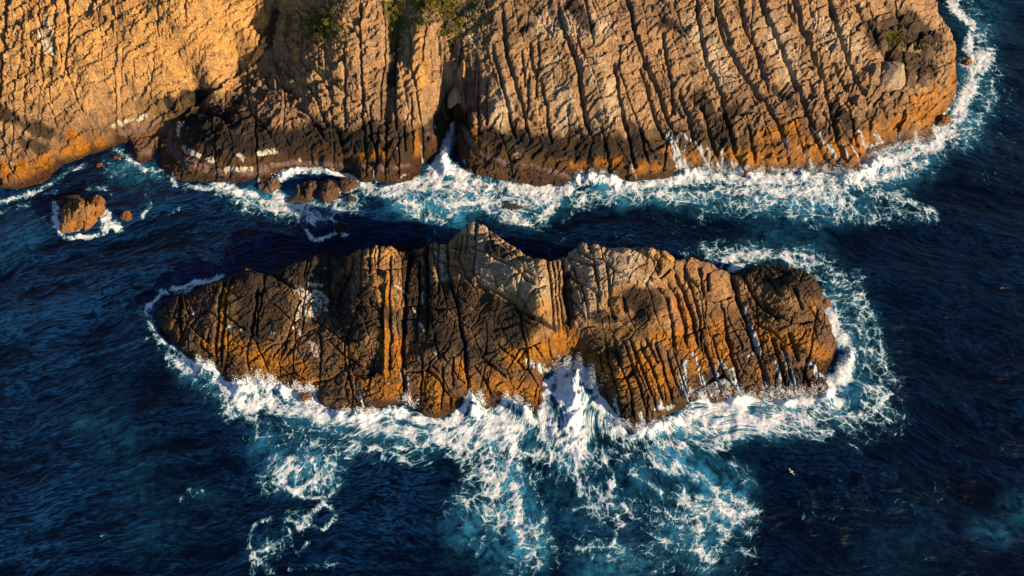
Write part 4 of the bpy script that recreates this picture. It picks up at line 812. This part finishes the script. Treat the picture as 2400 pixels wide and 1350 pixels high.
# ================================================================== WATER
WW = Win(-300, 2700, -250, 1650, 2.0)
FD = WW.layer(); TQ = WW.layer(); LIFT = WW.layer()
def S_(pts, r, a=.8, lay=None): WW.stroke(FD if lay is None else lay, pts, r, a, 1.6)
for p, r, a in (
    # along the headland
    ([(515, 440), (560, 458), (620, 475), (690, 488), (760, 480), (830, 462)], 18, .72), ([(505, 430), (545, 448), (600, 462)], 8, 1), ([(640, 440), (660, 415), (700, 403), (760, 402), (820, 412), (850, 430)], 8, .95), ([(645, 455), (670, 475), (700, 482)], 12, .9),
    ([(560, 468), (640, 500), (720, 515), (800, 495)], 24, .5), ([(790, 470), (830, 470)], 16, .8), ([(735, 500), (800, 525)], 18, .5), ([(720, 540), (728, 560), (745, 566), (775, 552), (805, 535)], 5, .8), ([(800, 545), (808, 552)], 8, .8),
    ([(850, 440), (900, 452), (960, 440)], 18, .8), ([(1060, 296), (1055, 325), (1046, 360)], 7, 1.1), ([(1046, 350), (1035, 390), (1020, 410)], 18, 1.05), ([(1040, 400), (1080, 405), (1095, 415)], 14, 1), ([(960, 430), (1040, 438), (1120, 430), (1180, 445)], 24, .82),
    ([(940, 465), (1040, 480), (1120, 460)], 30, .58), ([(975, 505), (1030, 515), (1065, 495)], 16, .6), ([(1190, 445), (1260, 442), (1330, 445)], 14, .95), ([(1190, 470), (1240, 470), (1300, 458)], 20, .75), ([(1205, 515), (1240, 525), (1275, 505), (1300, 480)], 12, .75),
    ([(1340, 425), (1400, 418), (1440, 428)], 12, 1.05), ([(1450, 430), (1500, 437), (1560, 425), (1600, 420)], 14, 1.0), ([(1620, 415), (1720, 422), (1800, 418), (1900, 418), (2000, 420), (2040, 395), (2100, 370), (2180, 345), (2230, 310)], 22, .87),
    ([(1690, 445), (1800, 450), (1900, 452), (2000, 435), (2080, 410), (2160, 385)], 20, .75), ([(1740, 480), (1850, 500), (1960, 505), (2080, 508), (2180, 502)], 20, .5), ([(2130, 470), (2190, 500), (2195, 515)], 9, .6), ([(1900, 470), (2000, 478), (2060, 450)], 16, .6), ([(1980, 500), (1900, 530)], 14, .35),
    ([(1560, 440), (1700, 470)], 26, .45), ([(2190, 300), (2240, 280), (2270, 220), (2295, 160), (2315, 130)], 20, .9), ([(2262, 150), (2300, 120)], 14, .9), ([(2250, 200), (2330, 170)], 30, .4), ([(2270, 110), (2280, 60), (2250, 30), (2230, 0), (2215, -60)], 14, .8), ([(2290, 40), (2240, -20)], 26, .4), ([(2300, 200), (2260, 300), (2180, 390)], 34, .4),
    ([(-20, 475), (60, 455), (120, 430), (160, 400), (200, 385)], 7, .6), ([(-20, 500), (60, 480), (130, 450)], 12, .3), ([(270, 350), (330, 395), (380, 400), (430, 440)], 14, .5), ([(250, 400), (320, 390), (380, 420)], 30, .33), ([(403, 418), (413, 432)], 6, .9), ([(345, 462), (355, 475), (352, 490), (335, 510)], 6, .6), ([(440, 440), (500, 445)], 8, .6), ([(395, 500), (420, 485)], 6, .4),
    ([(128, 480), (132, 520), (145, 545)], 8, .8), ([(235, 490), (250, 505), (245, 535)], 10, .92), ([(255, 530), (275, 540)], 7, .8), ([(150, 556), (200, 558), (240, 545)], 5, .7), ([(270, 525), (285, 540)], 6, .6), ([(95, 520), (115, 500)], 5, .5), ([(205, 440), (250, 440), (270, 460)], 8, .4),
    # around the islet
    ([(520, 650), (440, 668), (375, 690), (345, 715), (350, 755), (385, 800), (430, 830)], 6, .8), ([(440, 680), (370, 680), (345, 730), (365, 790), (390, 830)], 13, .5), ([(400, 835), (450, 860), (500, 885)], 22, .72), ([(432, 832), (470, 852), (505, 862), (520, 890)], 14, 1.1), ([(455, 890), (520, 925)], 22, .55), ([(300, 810), (350, 790)], 7, .3),
    ([(528, 898), (560, 915), (610, 898), (650, 905), (700, 925), (745, 930)], 20, .95), ([(545, 940), (640, 950), (720, 965), (800, 980), (860, 985)], 24, .85), ([(745, 950), (800, 975), (850, 980), (930, 968), (985, 985), (1030, 995), (1070, 985)], 19, .90), ([(530, 960), (620, 985), (700, 1010)], 24, .5),
    ([(1075, 965), (1100, 935), (1120, 935), (1138, 965)], 13, 1.1), ([(1165, 965), (1190, 935), (1215, 955), (1245, 985), (1265, 1000)], 9, 1.05), ([(1080, 1000), (1150, 1010), (1210, 1020)], 26, .82), ([(860, 1000), (960, 1012), (1060, 1030), (1130, 1050)], 30, .8), ([(740, 1000), (850, 1040), (950, 1050)], 34, .48),
    ([(1080, 1050), (1120, 1100), (1160, 1150)], 36, .66), ([(1180, 1040), (1260, 1060), (1300, 1070)], 30, .72), ([(1310, 860), (1345, 866), (1380, 885)], 20, 1.15), ([(1282, 900), (1275, 950), (1270, 1000)], 12, 1.05), ([(1390, 900), (1425, 955), (1465, 1005)], 15, 1.05), ([(1330, 910), (1340, 980), (1350, 1020)], 40, .7), ([(1240, 1000), (1320, 1040), (1360, 1060)], 26, .72),
    ([(1475, 1025), (1540, 1005), (1600, 985), (1660, 970), (1740, 960)], 22, .84), ([(1600, 945), (1680, 950), (1760, 942), (1850, 950), (1940, 940)], 17, .90), ([(1620, 1000), (1720, 990), (1820, 985), (1900, 980), (1960, 950)], 26, .85), ([(1540, 1040), (1640, 1040), (1740, 1020)], 24, .6), ([(1940, 920), (1972, 880), (1990, 845)], 22, 1.05),
    ([(1960, 970), (2030, 985), (2068, 960), (2085, 900)], 24, .62), ([(1880, 640), (1950, 655), (2010, 690), (2045, 750), (2062, 820), (2070, 900)], 18, .52), ([(1925, 700), (1950, 760), (1985, 810), (2000, 850)], 18, .85), ([(1700, 610), (1760, 598), (1830, 600), (1900, 625)], 14, .72), ([(1740, 620), (1712, 630)], 8, .9), ([(1600, 600), (1650, 575), (1740, 565), (1800, 570)], 14, .42),
    ([(1950, 690), (2000, 760), (2030, 850), (2040, 930)], 44, .42), ([(2090, 880), (2110, 940), (2080, 990)], 20, .35), ([(1750, 580), (1900, 590)], 26, .38), ([(1290, 590), (1330, 560), (1300, 540)], 8, .3), ([(1320, 520), (1345, 500)], 5, .4), ([(1480, 560), (1440, 545)], 16, .28), ([(1060, 1050), (1130, 1055)], 26, .6), ([(1760, 1010), (1860, 1020)], 20, .5), ([(1900, 1010), (2000, 1010)], 16, .45),
    # streamers drifting off below
    ([(640, 1100), (670, 1080), (720, 1075), (770, 1080), (800, 1105), (790, 1140), (750, 1150), (700, 1155), (660, 1140), (645, 1110)], 16, .50), ([(735, 1080), (745, 1110), (735, 1140)], 6, .85), ([(640, 1070), (620, 1110), (630, 1150)], 22, .42), ([(700, 1050), (780, 1060), (830, 1080)], 22, .42),
    ([(650, 1120), (680, 1145), (710, 1165), (760, 1165)], 6, .85), ([(780, 1150), (750, 1190), (720, 1220), (680, 1250), (640, 1280), (590, 1305), (590, 1340)], 9, .62), ([(640, 1210), (600, 1230), (580, 1290)], 7, .5), ([(760, 1180), (790, 1210), (760, 1240), (710, 1235)], 6, .5), ([(670, 1260), (700, 1300), (720, 1270)], 6, .5), ([(600, 1300), (640, 1340)], 12, .5), ([(680, 1335), (790, 1320)], 9, .4),
    ([(1150, 1060), (1180, 1120), (1205, 1190), (1225, 1260), (1250, 1320)], 36, .52), ([(1205, 1140), (1215, 1200), (1225, 1260)], 14, .85), ([(1090, 1120), (1080, 1160), (1110, 1200)], 22, .5), ([(1060, 1200), (1100, 1260)], 30, .33), ([(1140, 1240), (1120, 1300)], 7, .5), ([(1250, 1150), (1280, 1190), (1270, 1250)], 12, .5), ([(1290, 1250), (1310, 1330)], 12, .45), ([(1230, 1310), (1240, 1350)], 20, .4),
    ([(1345, 1060), (1350, 1110), (1358, 1160)], 7, .82), ([(1365, 1170), (1400, 1180)], 6, .5), ([(1415, 1070), (1440, 1110), (1428, 1160), (1440, 1200), (1460, 1230)], 8, .72), ([(1450, 1220), (1440, 1270), (1425, 1320)], 9, .6), ([(1380, 1200), (1420, 1240)], 16, .45), ([(1340, 1200), (1400, 1290)], 26, .33),
    ([(1480, 1045), (1510, 1070), (1560, 1090), (1620, 1105), (1680, 1150), (1740, 1175)], 17, .62), ([(1400, 1060), (1480, 1110), (1560, 1160), (1620, 1180)], 6, .6), ([(1600, 1170), (1660, 1180), (1720, 1200), (1755, 1200)], 30, .62), ([(1640, 1230), (1620, 1280), (1660, 1310), (1700, 1260)], 20, .6), ([(1600, 1240), (1600, 1290)], 12, .6), ([(1530, 1250), (1570, 1270)], 16, .45),
    ([(1560, 1080), (1640, 1050), (1720, 1040)], 20, .52), ([(1690, 1060), (1720, 1090), (1760, 1120)], 16, .38), ([(1650, 1200), (1700, 1240)], 30, .45), ([(1540, 1330), (1640, 1330), (1740, 1320)], 22, .36), ([(1480, 1290), (1400, 1330)], 26, .33), ([(440, 1140), (450, 1160), (465, 1150)], 9, .42), ([(425, 1165), (430, 1175)], 6, .4), ([(235, 1250), (260, 1270)], 10, .3),
    ([(550, 1130), (600, 1200)], 20, .2), ([(2330, 1070), (2350, 1050)], 6, .4), ([(1900, 1340), (1960, 1100), (2200, 1150)], 120, .17), ([(900, 1060), (1000, 1080)], 24, .33), ([(100, 560), (60, 600), (-20, 640)], 30, .14), ([(2330, 60), (2360, 260), (2330, 420)], 70, .2), ([(300, 1270), (280, 1230)], 40, .16), ([(1000, 560), (1030, 545)], 10, .3), ([(1540, 500), (1600, 530), (1700, 540)], 40, .18)):
    S_(p, r * 1.25, a if a > .9 else a * .9)
for p, r, a in (([(1100, 1060), (1250, 1110), (1400, 1080), (1560, 1060)], 60, .46), ([(1120, 1180), (1240, 1250), (1220, 1330)], 70, .44), ([(1400, 1180), (1500, 1200), (1650, 1200)], 70, .42), ([(1360, 1280), (1500, 1300), (1640, 1290)], 60, .34),
                ([(600, 1010), (800, 1050), (980, 1070)], 40, .42), ([(660, 1110), (760, 1120)], 60, .50), ([(700, 1220), (620, 1290)], 44, .40), ([(1325, 900), (1350, 1000)], 52, .92), ([(1270, 940), (1290, 1010)], 26, .9), ([(1400, 940), (1440, 1010)], 26, .9), ([(1120, 980), (1230, 1000)], 34, .85), ([(1350, 470), (1500, 460), (1700, 455)], 30, .50), ([(1430, 450), (1560, 450)], 22, .6), ([(1180, 500), (1260, 520)], 26, .6), ([(1640, 1030), (1850, 1010), (2020, 1000)], 34, .50), ([(440, 870), (560, 950)], 40, .42),
                ([(960, 480), (1100, 470), (1250, 480)], 40, .55), ([(560, 470), (700, 500), (830, 480)], 34, .58), ([(1650, 470), (1900, 480), (2100, 470)], 44, .50), ([(2260, 330), (2310, 220), (2300, 80)], 44, .42), ([(2000, 700), (2060, 860), (2080, 980)], 40, .46), ([(1650, 590), (1900, 600), (2000, 660)], 34, .46),
                ([(1750, 1100), (1760, 1200), (1740, 1330)], 40, .30), ([(2080, 900), (2110, 980), (2000, 1040)], 40, .30)):
    S_(p, r, a)
# milky, air-filled water
for p, r, a in (([(1560, 1065), (1600, 1090)], 34, 1.0), ([(1640, 1110), (1720, 1150)], 44, .75), ([(1190, 1100), (1210, 1160)], 34, .95), ([(1220, 1200), (1240, 1290)], 44, .95), ([(1110, 1240), (1180, 1290)], 60, .45), ([(720, 1090), (760, 1110)], 36, .75), ([(1020, 470), (1060, 490)], 44, .95), ([(950, 460), (1130, 450)], 44, .8), ([(1180, 480), (1300, 460)], 36, .6), ([(1500, 450), (1700, 470)], 30, .4), ([(1350, 1040), (1330, 1080)], 40, .6), ([(1420, 440), (1460, 455)], 26, 1.0),
                ([(1780, 460), (1900, 480), (2000, 470)], 44, .6), ([(2080, 410), (2160, 370)], 44, .6), ([(600, 460), (760, 470)], 30, .5), ([(350, 410), (300, 400)], 40, .3), ([(700, 970), (850, 990), (1000, 1010)], 44, .55), ([(1120, 1020), (1250, 1020)], 44, .6), ([(1340, 920), (1340, 1000)], 44, .8), ([(1560, 1010), (1700, 990), (1850, 975)], 44, .7), ([(1990, 880), (1960, 950)], 40, .6),
                ([(450, 870), (540, 920)], 34, .4), ([(1600, 1250), (1660, 1290)], 60, .5), ([(1700, 1200), (1640, 1180)], 50, .7), ([(1440, 1180), (1300, 1180)], 80, .16), ([(1500, 1330), (1400, 1340)], 60, .4), ([(2290, 1240), (2350, 1255)], 26, .3), ([(2390, 1200)], 50, .25), ([(0, 560), (60, 540)], 50, .14), ([(200, 1000), (260, 980)], 40, .14), ([(0, 760)], 60, .05),
                ([(300, 1060), (360, 1240)], 70, .08), ([(2000, 800), (1960, 700)], 60, .25), ([(2280, 180), (2260, 300)], 50, .5), ([(500, 1180), (470, 1160)], 24, .15), ([(1900, 580), (1800, 560)], 60, .2), ([(2060, 1300), (2150, 1280)], 70, .07), ([(2300, 60)], 60, .3), ([(620, 1040), (680, 1120)], 40, .4), ([(1480, 1100), (1540, 1150)], 30, .4), ([(1230, 500), (1260, 470)], 30, .6)):
    S_(p, r, a, TQ)
# where the swell heaps up against the rock
for p, r, a in (([(1345, 880), (1345, 930)], 26, 1.6), ([(1330, 960), (1340, 1020)], 34, .8), ([(1105, 940), (1110, 965)], 14, 1.5), ([(1192, 945), (1240, 975)], 10, 1.2), ([(560, 905), (610, 905), (660, 915)], 16, 1.1), ([(470, 855), (500, 870)], 14, 1.0), ([(800, 970), (940, 960)], 14, .8), ([(945, 950)], 16, .9),
                ([(1620, 945), (1650, 935)], 14, .8), ([(1720, 940), (1750, 930)], 12, .9), ([(1840, 945)], 16, .6), ([(1930, 930)], 14, .8), ([(1500, 1010), (1580, 985)], 14, .7), ([(1350, 418), (1440, 420)], 12, 1.2), ([(1050, 340), (1040, 395)], 16, 1.4), ([(1060, 300)], 10, 1.6), ([(1580, 400), (1620, 405)], 12, .9), ([(1760, 412)], 14, .7), ([(1880, 405)], 12, .8), ([(1980, 410), (2060, 380)], 18, .8), ([(1970, 870), (1985, 840)], 18, .9), ([(640, 410), (760, 400)], 14, .9)):
    S_(p, r, a, LIFT)

def water_mat():
    n = NT('water_material'); P = n.attr('flow', 'Vector'); geo = n.n('ShaderNodeNewGeometry'); Pg = geo.outputs['Position']
    d = n.attr('foam'); tq = n.attr('milk'); cr = n.attr('crest')
    wv = n.attr('wave', 'Vector')
    fl, fv = lace(n, P, d)
    tqn = n.M('MULTIPLY', tq, n.mapr(n.noise(P, .5, 8, .68, .4), .34, .62, .12, 1.5))
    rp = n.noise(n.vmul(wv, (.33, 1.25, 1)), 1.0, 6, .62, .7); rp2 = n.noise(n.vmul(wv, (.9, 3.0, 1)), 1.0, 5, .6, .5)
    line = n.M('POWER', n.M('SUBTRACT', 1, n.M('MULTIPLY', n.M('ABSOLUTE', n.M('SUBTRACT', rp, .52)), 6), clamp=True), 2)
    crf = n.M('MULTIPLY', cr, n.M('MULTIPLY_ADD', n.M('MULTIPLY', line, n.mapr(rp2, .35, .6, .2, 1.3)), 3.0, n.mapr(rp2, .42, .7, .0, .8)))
    deep = n.mixc(n.M('MINIMUM', crf, 1.0), (.0002, .0015, .0090), (.0045, .034, .115))  # crest lines lightened in base colour for sky reflection and translucency
    col = n.mixc(n.M('POWER', n.M('MINIMUM', tqn, 1.0), 1.2), deep, (.022, .19, .37))
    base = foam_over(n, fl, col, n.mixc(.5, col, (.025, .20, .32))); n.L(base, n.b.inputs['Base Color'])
    n.L(n.M('MULTIPLY_ADD', fl, .5, .2), n.b.inputs['Roughness']); n.b.inputs['IOR'].default_value = 1.33; n.b.inputs['Specular IOR Level'].default_value = .15
    st = n.vmul(Pg, (1, 1, 1))
    h = n.M('MULTIPLY_ADD', rp, .9, n.M('MULTIPLY', rp2, .35))
    h2 = n.M('MULTIPLY_ADD', n.M('MULTIPLY', fl, n.noise(P, 2.2, 7, .75)), 1.0, h)
    n.L(n.bump(h2, .28, .8), n.b.inputs['Normal'])
    return n.m

def build_water():
    st = .19
    far = np.cumsum(np.geomspace(.25, 400, 60)); nb = -np.cumsum(np.geomspace(.25, 400, 60))[::-1]
    xs = np.concatenate([nb - 100, np.arange(-100, 106, st), 106 + far]); ys = np.concatenate([nb + 20, np.arange(20, 146, st), 146 + far])
    X, Y = np.meshgrid(xs, ys); X = X.astype(F); Y = Y.astype(F)
    u, v = proj(X, Y, np.zeros_like(X)); bad = Y < 2
    u = np.where(bad, -1000, u).astype(F); v = np.where(bad, 3000, v).astype(F)
    inwin = sstep(-300, -200, u) * sstep(2700, 2600, u) * sstep(-250, -180, v) * sstep(1650, 1500, v)
    fd = WW.sample(FD, u, v) * inwin; tq = WW.sample(TQ, u, v) * inwin; li = WW.sample(LIFT, u, v) * inwin
    fade = 1 / (1 + np.maximum(0, np.hypot(X, Y - 80) - 160) / 60)
    # wind sea: crests climb to the right on the left half, fall to the right on the right half
    # crests run up to the right on the left half, down to the right on the right half
    hx = -.0016 * (X + 8) ** 2 * np.where(X < -8, 1.0, .75) * 1.6
    hx = np.where(np.abs(X) < 130, hx, -40)
    al = X + fbm(X / 14, Y / 14, 31, 2) * 3; ac = Y - hx + fbm(X / 16, Y / 16, 32, 3) * 3.2
    r1 = ridged(al / 12, ac / 3.4, 33, 2) - .5; r2 = ridged(al / 4.6, ac / 1.35, 34, 3) - .5; big = perlin(al / 26, ac / 9, 35)
    hgt = .60 * big + .26 * r1 + .12 * r2; crs = np.clip(.22 + .28 * big + .55 * np.maximum(r2, 0) + .45 * r1, 0, 1.2)
    tur = fbm(X / 2.2, Y / 2.2, 91, 5, .6)
    Z = (hgt * (1 - .4 * np.clip(fd, 0, 1)) + tur * np.clip(fd, 0, 1) * .38 + tur * .06) * fade
    bil_ = np.abs(fbm(X / 1.6, Y / 1.6, 95, 4, .6))
    Z = Z + li * (.8 + .9 * tur) + bil_ * sstep(.75, 1.15, fd) * .16
    o, used = grid_mesh('sea_water', X, Y, Z, np.ones_like(X, bool), water_mat())
    crest = crs * (.18 + .50 * sstep(1.15, -.1, (u + (v - 600) * .6) / 2300)) * (.6 + .8 * sstep(-.5, .5, fbm(X / 30, Y / 30, 151, 3)))  # crest tint grows towards upper left, painting the brighter reflection there
    wx = X + fbm(X / 12, Y / 12, 111, 3) * 2.0; wy = Y + fbm(X / 12, Y / 12, 121, 3) * 2.0
    # backwash streaming away from the notch draws the froth out into a fan
    px, py = (float(q) for q in unproj(1345, 800, 0.0)); rr = np.hypot(X - px, Y - py); th = np.arctan2(X - px, py - Y)
    kf = sstep(9, 16, rr) * sstep(52, 20, rr) * sstep(1.35, .9, np.abs(th))
    wx = mix(wx, px + th * 30 + (wx - X) * .8, kf); wy = mix(wy, py - rr * .70 + (wy - Y) * .9, kf)
    dn = fbm(X / 7, Y / 7, 131, 5, .6) * 1.25; dn2 = fbm(X / 1.4, Y / 1.4, 141, 3)
    fdm = np.clip(fd * (1 + .6 * dn + .35 * dn2), 0, 1.08)
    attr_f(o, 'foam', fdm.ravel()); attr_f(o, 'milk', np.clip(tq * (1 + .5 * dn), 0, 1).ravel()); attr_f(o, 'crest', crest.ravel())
    attr_v(o, 'wave', np.stack([al.ravel(), ac.ravel(), np.zeros(X.size, F)], 1))
    attr_v(o, 'flow', np.stack([wx.ravel(), wy.ravel(), np.zeros(X.size, F)], 1))
    tag(o, kind='structure')
    return o
build_water()

def spray():
    m = NT('spray_material'); m.b.inputs['Base Color'].default_value = (.70, .77, .85, 1); m.b.inputs['Roughness'].default_value = .6
    rs = np.random.RandomState(9); C_ = []; R_ = []
    for pts, wd, hgt, n in (([(1310, 862), (1345, 850), (1385, 880), (1400, 910)], 14, 2.6, 4200), ([(1245, 852), (1262, 862), (1280, 870)], 8, 1.8, 1400), ([(1095, 940), (1118, 925), (1135, 950)], 10, 2.2, 1800), ([(1180, 935), (1205, 935), (1245, 965)], 8, 2.0, 1600),
                            ([(560, 900), (610, 885), (650, 900)], 12, 2.2, 2600), ([(470, 850), (505, 862)], 9, 1.8, 1500), ([(680, 905), (740, 915)], 9, 1.6, 1500), ([(940, 940), (955, 935), (975, 950)], 9, 1.8, 1400), ([(800, 965), (880, 965)], 8, 1.2, 1200),
                            ([(1600, 930), (1680, 925), (1750, 930), (1850, 925), (1930, 920)], 14, 2.2, 5200), ([(1960, 890), (1985, 850)], 12, 2.4, 2000), ([(1560, 985), (1500, 1005), (1450, 990)], 9, 1.4, 1600), ([(1035, 385), (1055, 340), (1062, 300)], 8, 2.0, 2000),
                            ([(1350, 412), (1400, 410), (1440, 418)], 7, 1.8, 1500), ([(1560, 400), (1640, 398), (1740, 405), (1900, 398), (2020, 410)], 9, 1.8, 4200), ([(1565, 340), (1620, 345), (1650, 380)], 9, .8, 900), ([(2030, 370), (2100, 345), (2190, 320)], 9, 1.6, 1800), ([(2245, 250), (2265, 200), (2275, 140)], 8, 1.4, 1200), ([(640, 415), (700, 400), (780, 402)], 6, 1.0, 1000)):
        n = int(n * 1.7); P_ = np.array(pts, float); t = rs.rand(n) * (len(P_) - 1); i = t.astype(int); f = (t - i)[:, None]
        t2 = np.round(t * 4 + rs.normal(size=n) * .45) / 4                      # gathers in jets
        t2 = np.clip(np.where(rs.rand(n) < .6, t2, t), 0, len(P_) - 1.001); i = t2.astype(int); f = (t2 - i)[:, None]
        q = P_[i] * (1 - f) + P_[i + 1] * f + rs.normal(size=(n, 2)) * wd * np.array([.7, .5])
        x, y = unproj(q[:, 0], q[:, 1], 0.0); z = hgt * rs.beta(1.1, 3.2, n) * (.4 + .9 * np.abs(np.sin(q[:, 0] * .11)))
        C_.append(np.stack([x, y, z + .15], 1)); R_.append(.014 + .05 * rs.rand(n) ** 4)
    C_ = np.concatenate(C_); R_ = np.concatenate(R_)
    oc = np.array([(1, 0, 0), (0, 1, 0), (-1, 0, 0), (0, -1, 0), (0, 0, 1), (0, 0, -1)], float); fc = np.array([(0, 1, 4), (1, 2, 4), (2, 3, 4), (3, 0, 4), (1, 0, 5), (2, 1, 5), (3, 2, 5), (0, 3, 5)])
    st_ = 1 + rs.rand(len(C_), 1, 3) * .8
    co = (C_[:, None, :] + oc[None] * R_[:, None, None] * st_).reshape(-1, 3); fa = (fc[None] + (np.arange(len(C_)) * 6)[:, None, None]).reshape(-1, 3)
    o = raw_mesh('spray', co, fa, [m.m], True)
    tag(o, 'white spray thrown up where waves break on the islet and the cliff foot', 'sea spray', kind='stuff')
spray()
